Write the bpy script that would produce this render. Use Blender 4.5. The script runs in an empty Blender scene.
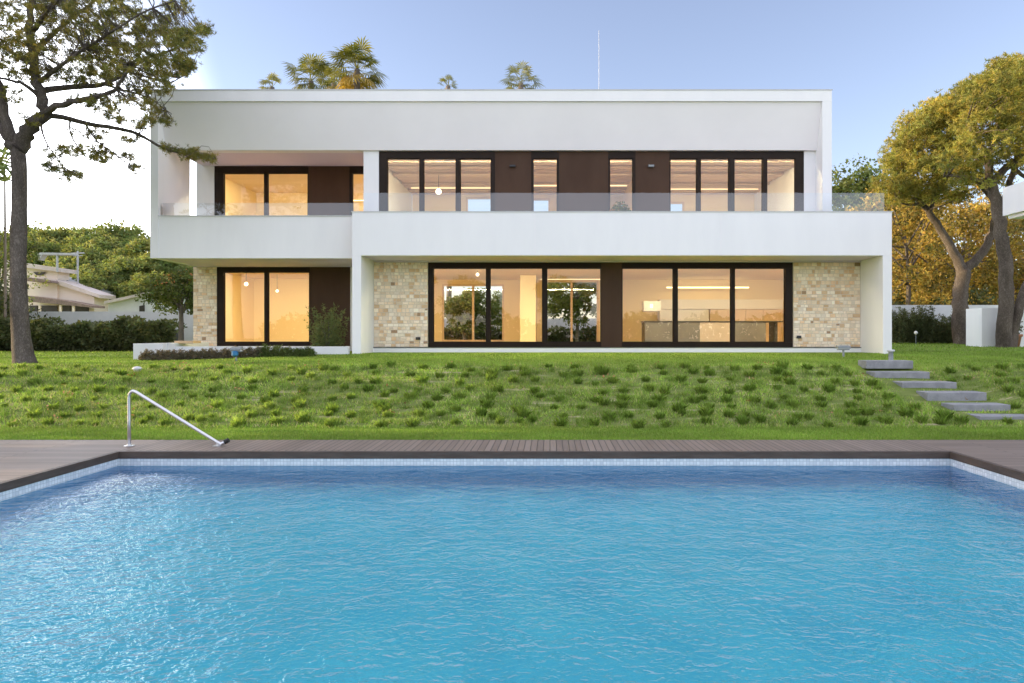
import bpy, math, random
import numpy as np
from mathutils import Vector
sc = bpy.context.scene
C = sc.collection
R = math.radians
F = 683.0
EYE = 1.75
random.seed(4)
rng = np.random.default_rng(7)

def X(px, d): return (px - 550.0) * d / F
def Z(py, d): return EYE - (py - 335.0) * d / F
def P(px, py, d): return (X(px, d), d, Z(py, d))

# ------------------------------------------------------------------ terrain
def sstep(a, b, v):
    t = np.clip((np.asarray(v, float) - a) / (b - a), 0, 1)
    return t * t * (3 - 2 * t)
def H(x, y):
    x = np.asarray(x, float); y = np.asarray(y, float)
    t = np.clip((y - 12.75) / 4.25, 0, 1)
    z = 1.0 * (0.72 * t + 0.28 * t * t * (3 - 2 * t))
    wx = sstep(-11.0, -7.5, x)
    z = z + np.clip((y - 17) / 4.0, 0, 1) * (0.2 * wx + 0.05 * (1 - wx))
    z = z + 0.018 * np.clip(y - 20.5, 0, 12) * sstep(9.5, 12.5, x)
    z = z + 0.05 * np.clip(y - 46, 0, 60) * sstep(-5, -25, x)
    z = z + 0.03 * (np.sin(x * 1.7 + y * .6) * np.sin(y * 2.1 - x * .4)) * sstep(12.9, 13.6, y) * (1 - sstep(16.6, 17.4, y))
    z = z - .11 * sstep(7.2, 7.7, x) * (1 - sstep(9.6, 10.1, x)) * sstep(13.4, 14.6, y) * (1 - sstep(17.0, 17.4, y))
    return z

# ------------------------------------------------------------------ materials
def new_mat(name):
    m = bpy.data.materials.new(name); m.use_nodes = True
    nt = m.node_tree
    for n in list(nt.nodes): nt.nodes.remove(n)
    return m, nt, nt.nodes.new('ShaderNodeOutputMaterial')
def N(nt, t, **kw):
    n = nt.nodes.new(t)
    for k, v in kw.items():
        if k in n.inputs: n.inputs[k].default_value = v
        else: setattr(n, k, v)
    return n
def L(nt, a, b): nt.links.new(a, b)
def col4(c): return (c[0], c[1], c[2], 1)
def coords(nt, scale=(1, 1, 1)):
    g = nt.nodes.new('ShaderNodeNewGeometry')
    mp = nt.nodes.new('ShaderNodeMapping'); mp.inputs['Scale'].default_value = scale
    L(nt, g.outputs['Position'], mp.inputs['Vector'])
    return mp.outputs['Vector']
def surf(name, c1, c2, scale=3.0, rough=0.6, bump=0.0, bscale=60.0, stretch=(1, 1, 1), metal=0.0, attr=False, detail=6, spec=0.4):
    m, nt, out = new_mat(name)
    b = N(nt, 'ShaderNodeBsdfPrincipled', Roughness=rough, Metallic=metal)
    b.inputs['Specular IOR Level'].default_value = spec
    v = coords(nt, stretch)
    no = N(nt, 'ShaderNodeTexNoise', Scale=scale, Detail=detail, Roughness=.6); L(nt, v, no.inputs['Vector'])
    cr = N(nt, 'ShaderNodeValToRGB'); cr.color_ramp.elements[0].position = .32; cr.color_ramp.elements[1].position = .68
    cr.color_ramp.elements[0].color = col4(c1); cr.color_ramp.elements[1].color = col4(c2)
    L(nt, no.outputs['Fac'], cr.inputs['Fac'])
    c = cr.outputs['Color']
    if attr:
        a = N(nt, 'ShaderNodeAttribute', attribute_name='Col')
        mx = N(nt, 'ShaderNodeMix', data_type='RGBA', blend_type='MULTIPLY'); mx.inputs[0].default_value = 1
        L(nt, c, mx.inputs[6]); L(nt, a.outputs['Color'], mx.inputs[7]); c = mx.outputs[2]
    L(nt, c, b.inputs['Base Color'])
    if bump:
        n2 = N(nt, 'ShaderNodeTexNoise', Scale=bscale, Detail=5); L(nt, v, n2.inputs['Vector'])
        bp = N(nt, 'ShaderNodeBump', Strength=bump, Distance=.02); L(nt, n2.outputs['Fac'], bp.inputs['Height'])
        L(nt, bp.outputs['Normal'], b.inputs['Normal'])
    L(nt, b.outputs[0], out.inputs['Surface'])
    return m
def emit(name, c, s):
    m, nt, out = new_mat(name)
    e = N(nt, 'ShaderNodeEmission', Strength=s); e.inputs['Color'].default_value = col4(c)
    L(nt, e.outputs[0], out.inputs['Surface']); return m
def glass(name, tint, k, add):
    m, nt, out = new_mat(name)
    fr = N(nt, 'ShaderNodeFresnel', IOR=1.5)
    ma = N(nt, 'ShaderNodeMath', operation='MULTIPLY_ADD', use_clamp=True)
    L(nt, fr.outputs[0], ma.inputs[0]); ma.inputs[1].default_value = k; ma.inputs[2].default_value = add
    t = N(nt, 'ShaderNodeBsdfTransparent'); t.inputs['Color'].default_value = col4(tint)
    g = N(nt, 'ShaderNodeBsdfGlossy', Roughness=0.0); g.inputs['Color'].default_value = (1, 1, 1, 1)
    v = coords(nt); no = N(nt, 'ShaderNodeTexNoise', Scale=.55, Detail=1); L(nt, v, no.inputs['Vector'])
    bp = N(nt, 'ShaderNodeBump', Strength=.06, Distance=.02); L(nt, no.outputs['Fac'], bp.inputs['Height'])
    L(nt, bp.outputs['Normal'], g.inputs['Normal'])
    mx = N(nt, 'ShaderNodeMixShader'); L(nt, ma.outputs[0], mx.inputs[0]); L(nt, t.outputs[0], mx.inputs[1]); L(nt, g.outputs[0], mx.inputs[2])
    L(nt, mx.outputs[0], out.inputs['Surface']); return m
def leafmat(name, c1, c2, transl=.35, scale=.8, tcol=None):
    m, nt, out = new_mat(name)
    v = coords(nt)
    no = N(nt, 'ShaderNodeTexNoise', Scale=scale, Detail=3); L(nt, v, no.inputs['Vector'])
    cr = N(nt, 'ShaderNodeValToRGB'); cr.color_ramp.elements[0].position = .35; cr.color_ramp.elements[1].position = .65
    cr.color_ramp.elements[0].color = col4(c1); cr.color_ramp.elements[1].color = col4(c2)
    L(nt, no.outputs['Fac'], cr.inputs['Fac'])
    a = N(nt, 'ShaderNodeAttribute', attribute_name='Col')
    mx = N(nt, 'ShaderNodeMix', data_type='RGBA', blend_type='MULTIPLY'); mx.inputs[0].default_value = 1
    L(nt, cr.outputs['Color'], mx.inputs[6]); L(nt, a.outputs['Color'], mx.inputs[7])
    d = N(nt, 'ShaderNodeBsdfPrincipled', Roughness=.55); d.inputs['Specular IOR Level'].default_value = .25
    tr = N(nt, 'ShaderNodeBsdfTranslucent')
    L(nt, mx.outputs[2], d.inputs['Base Color'])
    m2 = N(nt, 'ShaderNodeMix', data_type='RGBA', blend_type='MULTIPLY'); m2.inputs[0].default_value = 1
    L(nt, mx.outputs[2], m2.inputs[6]); m2.inputs[7].default_value = col4(tcol or (1.3, 1.2, .6)); L(nt, m2.outputs[2], tr.inputs['Color'])
    ms = N(nt, 'ShaderNodeMixShader'); ms.inputs[0].default_value = transl
    L(nt, d.outputs[0], ms.inputs[1]); L(nt, tr.outputs[0], ms.inputs[2]); L(nt, ms.outputs[0], out.inputs['Surface'])
    return m

M = {}
M['white'] = surf('white_render', (.825, .825, .835), (.865, .865, .87), 1.0, .75, .12, 35, (1.6, 1.6, .35))
M['white2'] = surf('white_garden_wall', (.68, .69, .71), (.80, .80, .81), 1.2, .8, .15, 30)
M['fascia'] = surf('grey_white_render', (.86, .83, .85), (.90, .87, .89), .6, .75, .08, 35)
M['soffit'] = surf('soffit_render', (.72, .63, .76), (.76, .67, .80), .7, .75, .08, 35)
M['coping'] = surf('coping_metal', (.55, .56, .58), (.62, .63, .65), 2, .4)
M['frame'] = surf('bronze_frame', (.016, .009, .006), (.024, .015, .010), 2, .45, spec=.15)
M['panel'] = surf('brown_panel', (.060, .033, .021), (.080, .046, .030), 1.3, .6, .03, 40, (1, 1, .3), spec=.15)
M['glass'] = glass('window_glass', (.96, .96, .95), 1.6, .0)
M['rail_glass'] = glass('balustrade_glass', (.84, .88, .89), 1.6, .03)
M['stone'] = surf('ashlar_stone', (.97, .92, .85), (1.12, 1.06, .98), 14, .85, .4, 45, attr=True)
M['mortar'] = surf('stone_mortar', (.68, .59, .48), (.78, .69, .57), 20, .9, .3, 60)
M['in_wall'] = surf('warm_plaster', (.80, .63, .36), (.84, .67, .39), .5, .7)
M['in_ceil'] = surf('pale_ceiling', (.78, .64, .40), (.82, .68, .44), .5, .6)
M['slat'] = surf('ceiling_slat', (.55, .43, .31), (.66, .53, .40), 2.0, .5, 0, 30, (.2, 3, 1))
M['in_floor'] = surf('oak_floor', (.45, .30, .17), (.55, .38, .22), 2, .35, 0, 30, (.3, 3, 1))
M['cab'] = surf('tan_cabinet', (.62, .43, .25), (.68, .48, .29), 1, .4)
M['cabwhite'] = surf('white_cabinet', (.74, .66, .58), (.78, .70, .62), 1, .35)
M['island'] = surf('grey_island', (.10, .092, .09), (.135, .125, .12), 1.5, .6)
M['island_light'] = surf('tan_island_panel', (.33, .27, .22), (.38, .31, .26), 1.5, .4)
M['dark'] = surf('dark_metal', (.02, .02, .022), (.035, .035, .038), 5, .4)
M['led'] = emit('led_strip', (1.0, .88, .50), 190.0)
M['led_up'] = emit('upper_led_strip', (1.0, .86, .50), 300.0)
M['led_soft'] = emit('led_line', (1.0, .74, .38), 3.2)
M['bulb'] = emit('lit_bulb', (1.0, .82, .55), 5.0)
M['steel'] = surf('brushed_steel', (.66, .67, .68), (.74, .75, .76), 8, .38, 0, 30, metal=1.0)
M['plastic'] = surf('black_rubber', (.015, .015, .015), (.03, .03, .03), 9, .6)
M['concrete'] = surf('step_concrete', (.20, .205, .215), (.30, .305, .315), 5, .85, .35, 45)
M['lampgrey'] = surf('lamp_grey', (.20, .23, .25), (.28, .30, .32), 9, .5)
M['lampblue'] = surf('lamp_blue', (.02, .14, .30), (.04, .20, .40), 9, .4)
def barkmat(name, c1, c2, c3):
    m, nt, out = new_mat(name)
    v = coords(nt, (1, 1, .38))
    no = N(nt, 'ShaderNodeTexNoise', Scale=6.0, Detail=8, Roughness=.7); L(nt, v, no.inputs['Vector'])
    ad = N(nt, 'ShaderNodeMix', data_type='RGBA', blend_type='LINEAR_LIGHT'); ad.inputs[0].default_value = .30; L(nt, v, ad.inputs[6]); L(nt, no.outputs['Color'], ad.inputs[7])
    vo = N(nt, 'ShaderNodeTexVoronoi', feature='DISTANCE_TO_EDGE', Scale=13.0); L(nt, ad.outputs[2], vo.inputs['Vector'])
    cr = N(nt, 'ShaderNodeValToRGB'); e = cr.color_ramp.elements
    e[0].position = .0; e[0].color = col4(c1); e[1].position = .35; e[1].color = col4(c3); k = e.new(.10); k.color = col4(c2)
    L(nt, vo.outputs['Distance'], cr.inputs['Fac'])
    n2 = N(nt, 'ShaderNodeTexNoise', Scale=2.2, Detail=6); L(nt, v, n2.inputs['Vector'])
    mr = N(nt, 'ShaderNodeMapRange'); L(nt, n2.outputs['Fac'], mr.inputs[0]); mr.inputs[1].default_value = .3; mr.inputs[2].default_value = .7; mr.inputs[3].default_value = .6; mr.inputs[4].default_value = 1.35
    vm = N(nt, 'ShaderNodeVectorMath', operation='SCALE'); L(nt, cr.outputs[0], vm.inputs[0]); L(nt, mr.outputs[0], vm.inputs['Scale'])
    b = N(nt, 'ShaderNodeBsdfPrincipled', Roughness=.95); b.inputs['Specular IOR Level'].default_value = .15; L(nt, vm.outputs[0], b.inputs['Base Color'])
    mu = N(nt, 'ShaderNodeMath', operation='MULTIPLY_ADD'); L(nt, no.outputs['Fac'], mu.inputs[0]); mu.inputs[1].default_value = .35; L(nt, vo.outputs['Distance'], mu.inputs[2])
    bp = N(nt, 'ShaderNodeBump', Strength=.8, Distance=.07); L(nt, mu.outputs[0], bp.inputs['Height']); L(nt, bp.outputs[0], b.inputs['Normal'])
    L(nt, b.outputs[0], out.inputs['Surface']); return m
M['bark'] = barkmat('pine_bark', (.10, .085, .073), (.165, .14, .122), (.27, .235, .208))
M['bark_r'] = barkmat('grey_pine_bark', (.10, .08, .064), (.17, .137, .11), (.26, .215, .178))
M['bark_d'] = surf('grey_bark', (.10, .085, .075), (.22, .19, .17), 6, .95, .6, 12, (1, 1, .5))
M['pine'] = leafmat('pine_needles', (.14, .155, .05), (.30, .275, .088), .5)
M['pine_gold'] = leafmat('golden_pine_needles', (.13, .155, .038), (.41, .365, .08), .38)
M['leaf_gold'] = leafmat('golden_leaves', (.12, .115, .035), (.50, .37, .095), .42)
M['leaf_dark'] = leafmat('dark_leaves', (.07, .09, .038), (.135, .155, .065), .3)
M['leaf_mid'] = leafmat('green_leaves', (.09, .135, .036), (.17, .20, .06), .35)
M['rosemary'] = leafmat('rosemary_needles', (.12, .17, .065), (.20, .25, .10), .35)
M['leaf_hill'] = leafmat('hill_pine_needles', (.16, .22, .07), (.29, .33, .115), .4)
M['leaf_olive'] = leafmat('lavender_leaves', (.13, .12, .075), (.20, .165, .11), .25)
M['flower'] = leafmat('orange_blossom', (.45, .20, .08), (.55, .28, .12), .3)
M['palm'] = leafmat('palm_leaves', (.12, .145, .042), (.25, .235, .065), .38)
M['palm_dry'] = leafmat('dry_palm_leaves', (.36, .25, .06), (.5, .36, .10), .4)
M['grass'] = leafmat('lawn_blades', (.80, .80, .80), (1.12, 1.12, 1.1), .3, .9, (1.05, 1.05, .7))
M['tuft'] = leafmat('tuft_blades', (.23, .37, .065), (.34, .47, .10), .52, 1.5, (1.05, 1.05, .7))
M['beige'] = surf('beige_plaster', (.86, .74, .62), (.90, .80, .69), .6, .8, .1, 20)
M['tile'] = surf('roof_tile', (.16, .12, .10), (.30, .22, .18), 6, .85, .6, 14, (3, .6, 1))
M['roofw'] = surf('pale_roof_edge', (.58, .50, .44), (.70, .62, .56), 2, .8)
M['openings'] = surf('shaded_opening', (.03, .025, .02), (.06, .05, .04), 2, .5)
M['terracotta'] = surf('terracotta', (.34, .15, .08), (.44, .21, .12), 6, .85, .2, 30)
M['pole'] = surf('galvanised_pole', (.40, .41, .42), (.50, .51, .52), 4, .5)
M['brownpole'] = surf('weathered_wood_pole', (.25, .19, .15), (.33, .26, .21), 4, .8)
M['deadleaf'] = leafmat('fallen_leaf', (.36, .19, .09), (.42, .26, .13), .2)

# deck boards -------------------------------------------------------
def deckmat(name, along_x):
    m, nt, out = new_mat(name)
    g = nt.nodes.new('ShaderNodeNewGeometry')
    mp = nt.nodes.new('ShaderNodeMapping')
    if not along_x: mp.inputs['Rotation'].default_value = (0, 0, R(90))
    L(nt, g.outputs['Position'], mp.inputs['Vector'])
    br = N(nt, 'ShaderNodeTexBrick', Scale=1.0)
    br.inputs['Brick Width'].default_value = 2.6; br.inputs['Row Height'].default_value = .10
    br.inputs['Mortar Size'].default_value = .007; br.inputs['Mortar Smooth'].default_value = .2
    br.inputs['Color1'].default_value = (.0, .0, .0, 1); br.inputs['Color2'].default_value = (1, 1, 1, 1); br.inputs['Mortar'].default_value = (0, 0, 0, 1)
    br.offset = .37
    L(nt, mp.outputs[0], br.inputs['Vector'])
    mp2 = nt.nodes.new('ShaderNodeMapping'); mp2.inputs['Scale'].default_value = (1.2, 26, 1)
    L(nt, mp.outputs[0], mp2.inputs['Vector'])
    no = N(nt, 'ShaderNodeTexNoise', Scale=1.0, Detail=7, Roughness=.65); L(nt, mp2.outputs[0], no.inputs['Vector'])
    ad = N(nt, 'ShaderNodeMath', operation='MULTIPLY_ADD'); L(nt, br.outputs['Color'], ad.inputs[0]); ad.inputs[1].default_value = .42
    L(nt, no.outputs['Fac'], ad.inputs[2])
    cr = N(nt, 'ShaderNodeValToRGB')
    cr.color_ramp.elements[0].position = .35; cr.color_ramp.elements[0].color = (.140, .106, .084, 1)
    cr.color_ramp.elements[1].position = 1.0; cr.color_ramp.elements[1].color = (.235, .185, .150, 1)
    L(nt, ad.outputs[0], cr.inputs['Fac'])
    mx = N(nt, 'ShaderNodeMix', data_type='RGBA'); L(nt, br.outputs['Fac'], mx.inputs[0]); L(nt, cr.outputs[0], mx.inputs[6])
    mx.inputs[7].default_value = (.035, .028, .024, 1)
    b = N(nt, 'ShaderNodeBsdfPrincipled', Roughness=.55); L(nt, mx.outputs[2], b.inputs['Base Color'])
    inv = N(nt, 'ShaderNodeMath', operation='SUBTRACT'); inv.inputs[0].default_value = 1; L(nt, br.outputs['Fac'], inv.inputs[1])
    bp = N(nt, 'ShaderNodeBump', Strength=.6, Distance=.01); L(nt, inv.outputs[0], bp.inputs['Height']); L(nt, bp.outputs[0], b.inputs['Normal'])
    L(nt, b.outputs[0], out.inputs['Surface']); return m
M['deckx'] = deckmat('deck_boards_along', True)
M['decky'] = deckmat('deck_boards_across', False)
M['deckedge'] = surf('deck_edge_board', (.060, .042, .032), (.10, .072, .056), 3, .55, .2, 30, (1, 1, 6))

# pool ---------------------------------------------------------------
def poolmat():
    m, nt, out = new_mat('pool_mosaic')
    g = nt.nodes.new('ShaderNodeNewGeometry')
    sp = nt.nodes.new('ShaderNodeSeparateXYZ'); L(nt, g.outputs['Position'], sp.inputs[0])
    xy = N(nt, 'ShaderNodeMath', operation='ADD'); L(nt, sp.outputs[0], xy.inputs[0]); L(nt, sp.outputs[1], xy.inputs[1])
    cb = nt.nodes.new('ShaderNodeCombineXYZ'); L(nt, xy.outputs[0], cb.inputs[0]); L(nt, sp.outputs[2], cb.inputs[1])
    br = N(nt, 'ShaderNodeTexBrick', Scale=1.0, offset=0.0)
    br.inputs['Brick Width'].default_value = .05; br.inputs['Row Height'].default_value = .05; br.inputs['Mortar Size'].default_value = .003
    br.inputs['Color1'].default_value = (.58, .62, .66, 1); br.inputs['Color2'].default_value = (.76, .79, .81, 1); br.inputs['Mortar'].default_value = (.46, .50, .53, 1)
    L(nt, cb.outputs[0], br.inputs['Vector'])
    no = N(nt, 'ShaderNodeTexNoise', Scale=1.4, Detail=4)
    L(nt, g.outputs['Position'], no.inputs['Vector'])
    cr = N(nt, 'ShaderNodeValToRGB')
    cr.color_ramp.elements[0].position = .3; cr.color_ramp.elements[0].color = POOL_A
    cr.color_ramp.elements[1].position = .7; cr.color_ramp.elements[1].color = POOL_B
    L(nt, no.outputs['Fac'], cr.inputs['Fac'])
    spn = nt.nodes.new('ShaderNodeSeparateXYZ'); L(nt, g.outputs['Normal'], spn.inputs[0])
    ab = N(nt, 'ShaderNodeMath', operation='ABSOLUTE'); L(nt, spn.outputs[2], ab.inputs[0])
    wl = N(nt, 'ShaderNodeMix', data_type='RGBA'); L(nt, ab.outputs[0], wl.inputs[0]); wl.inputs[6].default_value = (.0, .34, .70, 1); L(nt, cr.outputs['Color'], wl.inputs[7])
    mr = N(nt, 'ShaderNodeMapRange', clamp=True); L(nt, sp.outputs[2], mr.inputs[0])
    mr.inputs[1].default_value = -.235; mr.inputs[2].default_value = -.225
    mx = N(nt, 'ShaderNodeMix', data_type='RGBA'); L(nt, mr.outputs[0], mx.inputs[0]); L(nt, wl.outputs[2], mx.inputs[6]); L(nt, br.outputs[0], mx.inputs[7])
    b = N(nt, 'ShaderNodeBsdfPrincipled', Roughness=.3); L(nt, mx.outputs[2], b.inputs['Base Color'])
    L(nt, b.outputs[0], out.inputs['Surface']); return m
POOL_A = (.045, .59, .78, 1); POOL_B = (.13, .80, .92, 1)
M['pool'] = poolmat()
def watermat():
    m, nt, out = new_mat('pool_water')
    v = coords(nt, (.85, 1.0, 1))
    def ns(scale, det, dist=0.0):
        n = N(nt, 'ShaderNodeTexNoise', Scale=scale, Detail=det, Roughness=.55, Distortion=dist); L(nt, v, n.inputs['Vector']); return n.outputs['Fac']
    a = ns(7.5, 3.0, .5); b2 = ns(1.6, 2.0, .3); c = ns(19.0, 2.0, .4)
    m1 = N(nt, 'ShaderNodeMath', operation='MULTIPLY_ADD'); L(nt, b2, m1.inputs[0]); m1.inputs[1].default_value = 1.5; L(nt, a, m1.inputs[2])
    m2 = N(nt, 'ShaderNodeMath', operation='MULTIPLY_ADD'); L(nt, c, m2.inputs[0]); m2.inputs[1].default_value = .45; L(nt, m1.outputs[0], m2.inputs[2])
    bp = N(nt, 'ShaderNodeBump', Strength=1.0, Distance=WAVE); L(nt, m2.outputs[0], bp.inputs['Height'])
    gy_ = nt.nodes.new('ShaderNodeNewGeometry'); sy_ = nt.nodes.new('ShaderNodeSeparateXYZ'); L(nt, gy_.outputs['Position'], sy_.inputs[0])
    ry_ = N(nt, 'ShaderNodeMapRange', clamp=True); L(nt, sy_.outputs[1], ry_.inputs[0]); ry_.inputs[1].default_value = 8.3; ry_.inputs[2].default_value = 10.0; ry_.inputs[3].default_value = 1.0; ry_.inputs[4].default_value = .22
    L(nt, ry_.outputs[0], bp.inputs['Strength'])     # ripples die out along the far wall
    fr = N(nt, 'ShaderNodeFresnel', IOR=1.33); L(nt, bp.outputs[0], fr.inputs['Normal'])
    rf = N(nt, 'ShaderNodeBsdfRefraction', IOR=1.33, Roughness=0.0); rf.inputs['Color'].default_value = (.74, .98, 1, 1); L(nt, bp.outputs[0], rf.inputs['Normal'])
    gl = N(nt, 'ShaderNodeBsdfGlossy', Roughness=.03); gl.inputs['Color'].default_value = (.88, .98, 1, 1); L(nt, bp.outputs[0], gl.inputs['Normal'])
    mx = N(nt, 'ShaderNodeMixShader'); L(nt, fr.outputs[0], mx.inputs[0]); L(nt, rf.outputs[0], mx.inputs[1]); L(nt, gl.outputs[0], mx.inputs[2])
    L(nt, mx.outputs[0], out.inputs['Surface']); return m
WAVE = .038
M['water'] = watermat()

# ground under the blades ---------------------------------------------
def groundmat():
    m, nt, out = new_mat('earth_and_turf')
    g = nt.nodes.new('ShaderNodeNewGeometry')
    mp = nt.nodes.new('ShaderNodeMapping'); mp.inputs['Scale'].default_value = (.9, 5.0, 1); L(nt, g.outputs['Position'], mp.inputs['Vector'])
    no = N(nt, 'ShaderNodeTexNoise', Scale=1.0, Detail=6, Roughness=.6); L(nt, mp.outputs[0], no.inputs['Vector'])
    cr = N(nt, 'ShaderNodeValToRGB'); e = cr.color_ramp.elements
    e[0].position = .40; e[0].color = (.11, .15, .035, 1)
    e[1].position = .72; e[1].color = (.46, .39, .26, 1)
    k = e.new(.58); k.color = (.16, .20, .055, 1)
    L(nt, no.outputs['Fac'], cr.inputs['Fac'])
    sp = nt.nodes.new('ShaderNodeSeparateXYZ'); L(nt, g.outputs['Position'], sp.inputs[0])
    a = N(nt, 'ShaderNodeMapRange', clamp=True); L(nt, sp.outputs[1], a.inputs[0]); a.inputs[1].default_value = 12.7; a.inputs[2].default_value = 13.1
    b_ = N(nt, 'ShaderNodeMapRange', clamp=True); L(nt, sp.outputs[1], b_.inputs[0]); b_.inputs[1].default_value = 16.7; b_.inputs[2].default_value = 17.2
    sb = N(nt, 'ShaderNodeMath', operation='SUBTRACT', use_clamp=True); L(nt, a.outputs[0], sb.inputs[0]); L(nt, b_.outputs[0], sb.inputs[1])
    n2 = N(nt, 'ShaderNodeTexNoise', Scale=.6, Detail=8); L(nt, g.outputs['Position'], n2.inputs['Vector'])
    c2 = N(nt, 'ShaderNodeValToRGB'); c2.color_ramp.elements[0].color = (.15, .22, .03, 1); c2.color_ramp.elements[1].color = (.20, .28, .045, 1)
    L(nt, n2.outputs['Fac'], c2.inputs['Fac'])
    mx = N(nt, 'ShaderNodeMix', data_type='RGBA'); L(nt, sb.outputs[0], mx.inputs[0]); L(nt, c2.outputs[0], mx.inputs[6]); L(nt, cr.outputs[0], mx.inputs[7])
    b = N(nt, 'ShaderNodeBsdfPrincipled', Roughness=.95); b.inputs['Specular IOR Level'].default_value = .1
    L(nt, mx.outputs[2], b.inputs['Base Color']); L(nt, b.outputs[0], out.inputs['Surface']); return m
M['ground'] = groundmat()

# ------------------------------------------------------------------ mesh helpers
def wloc(o):
    v = Vector((0, 0, 0))
    while o is not None:
        v += o.location; o = o.parent
    return v
class MB:
    def __init__(s): s.v = []; s.f = []; s.c = []
    def box(s, x0, x1, y0, y1, z0, z1, col=None):
        n = len(s.v)
        s.v += [(x0, y0, z0), (x1, y0, z0), (x1, y1, z0), (x0, y1, z0), (x0, y0, z1), (x1, y0, z1), (x1, y1, z1), (x0, y1, z1)]
        fs = [(0, 3, 2, 1), (4, 5, 6, 7), (0, 1, 5, 4), (1, 2, 6, 5), (2, 3, 7, 6), (3, 0, 4, 7)]
        s.f += [tuple(n + i for i in q) for q in fs]
        s.c += [col] * 6; return s
    def poly(s, pts, col=None):
        n = len(s.v); s.v += [tuple(p) for p in pts]; s.f.append(tuple(range(n, n + len(pts)))); s.c.append(col); return s
    def prism(s, pts, d):
        """closed polygon pts extruded by vector d"""
        n = len(s.v); k = len(pts)
        s.v += [tuple(p) for p in pts] + [tuple(np.add(p, d)) for p in pts]
        s.f.append(tuple(n + i for i in range(k))[::-1]); s.f.append(tuple(n + k + i for i in range(k)))
        for i in range(k): s.f.append((n + i, n + (i + 1) % k, n + k + (i + 1) % k, n + k + i))
        s.c += [None] * (k + 2); return s
    def tube(s, pts, rad, seg=8, cap=True):
        pts = [Vector(p) for p in pts]; n0 = len(s.v); k = len(pts)
        if not hasattr(rad, '__len__'): rad = [rad] * k
        up = Vector((.31, .22, .92)).normalized()
        for i, p in enumerate(pts):
            t = (pts[min(i + 1, k - 1)] - pts[max(i - 1, 0)]).normalized()
            a = t.cross(up)
            if a.length < .05: a = t.cross(Vector((1, 0, 0)))
            a.normalize(); b = t.cross(a)
            for j in range(seg):
                w = 2 * math.pi * j / seg
                s.v.append(tuple(p + (a * math.cos(w) + b * math.sin(w)) * rad[i]))
        for i in range(k - 1):
            for j in range(seg):
                q = n0 + i * seg
                s.f.append((q + j, q + (j + 1) % seg, q + seg + (j + 1) % seg, q + seg + j)); s.c.append(None)
        if cap:
            s.f.append(tuple(n0 + j for j in range(seg))[::-1]); s.f.append(tuple(n0 + (k - 1) * seg + j for j in range(seg))); s.c += [None, None]
        return s
    def lathe(s, c, prof, seg=20):
        n0 = len(s.v)
        for r, z in prof:
            for j in range(seg):
                w = 2 * math.pi * j / seg; s.v.append((c[0] + r * math.cos(w), c[1] + r * math.sin(w), c[2] + z))
        for i in range(len(prof) - 1):
            for j in range(seg):
                q = n0 + i * seg; s.f.append((q + j, q + (j + 1) % seg, q + seg + (j + 1) % seg, q + seg + j)); s.c.append(None)
        s.f.append(tuple(n0 + j for j in range(seg))[::-1]); s.f.append(tuple(n0 + (len(prof) - 1) * seg + j for j in range(seg))); s.c += [None, None]
        return s
    def build(s, name, mat, parent=None, loc=None, smooth=False, bevel=0):
        me = bpy.data.meshes.new(name)
        off = np.array(wloc(parent)) if parent else np.zeros(3)
        if loc is not None: off = np.array(loc, float)
        v = np.array(s.v, float) - off
        me.from_pydata(v.tolist(), [], s.f); me.update()
        o = bpy.data.objects.new(name, me); C.objects.link(o)
        if parent: o.parent = parent
        elif loc is not None: o.location = loc
        me.materials.append(M[mat])
        if any(c is not None for c in s.c):
            at = me.color_attributes.new('Col', 'FLOAT_COLOR', 'CORNER'); arr = []
            for f, c in zip(s.f, s.c): arr += list(c + (1,)) * len(f)
            at.data.foreach_set('color', arr)
        if smooth: me.polygons.foreach_set('use_smooth', [True] * len(me.polygons))
        if bevel:
            b = o.modifiers.new('bevel', 'BEVEL'); b.width = bevel; b.segments = 2; b.limit_method = 'ANGLE'
        return o
def raw_mesh(name, v, f, mat, parent=None, loc=None, col=None):
    """v (n,3), f (m,k) arrays, col (n,3)"""
    me = bpy.data.meshes.new(name)
    off = np.array(wloc(parent)) if parent else (np.array(loc, float) if loc is not None else np.zeros(3))
    v = (v - off).astype(np.float32); k = f.shape[1]; m = len(f)
    me.vertices.add(len(v)); me.vertices.foreach_set('co', v.ravel())
    me.loops.add(m * k); me.loops.foreach_set('vertex_index', f.astype(np.int32).ravel())
    me.polygons.add(m); me.polygons.foreach_set('loop_start', np.arange(0, m * k, k, dtype=np.int32))
    me.update(calc_edges=True)
    if col is not None:
        at = me.color_attributes.new('Col', 'FLOAT_COLOR', 'POINT')
        at.data.foreach_set('color', np.hstack([col, np.ones((len(col), 1))]).astype(np.float32).ravel())
    o = bpy.data.objects.new(name, me); C.objects.link(o); me.materials.append(M[mat])
    if parent: o.parent = parent
    elif loc is not None: o.location = loc
    return o
def tag(o, label=None, cat=None, group=None, kind=None):
    if label: o['label'] = label
    if cat: o['category'] = cat
    if group: o['group'] = group
    if kind: o['kind'] = kind
    return o
def thing(name, loc, label, cat, group=None):
    o = bpy.data.objects.new(name, None); C.objects.link(o); o.location = loc; o.empty_display_size = .2
    return tag(o, label, cat, group)
def copy_tree(o, parent=None):
    c = o.copy(); C.objects.link(c); c.parent = parent
    for ch in list(o.children): copy_tree(ch, c)
    return c

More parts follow.
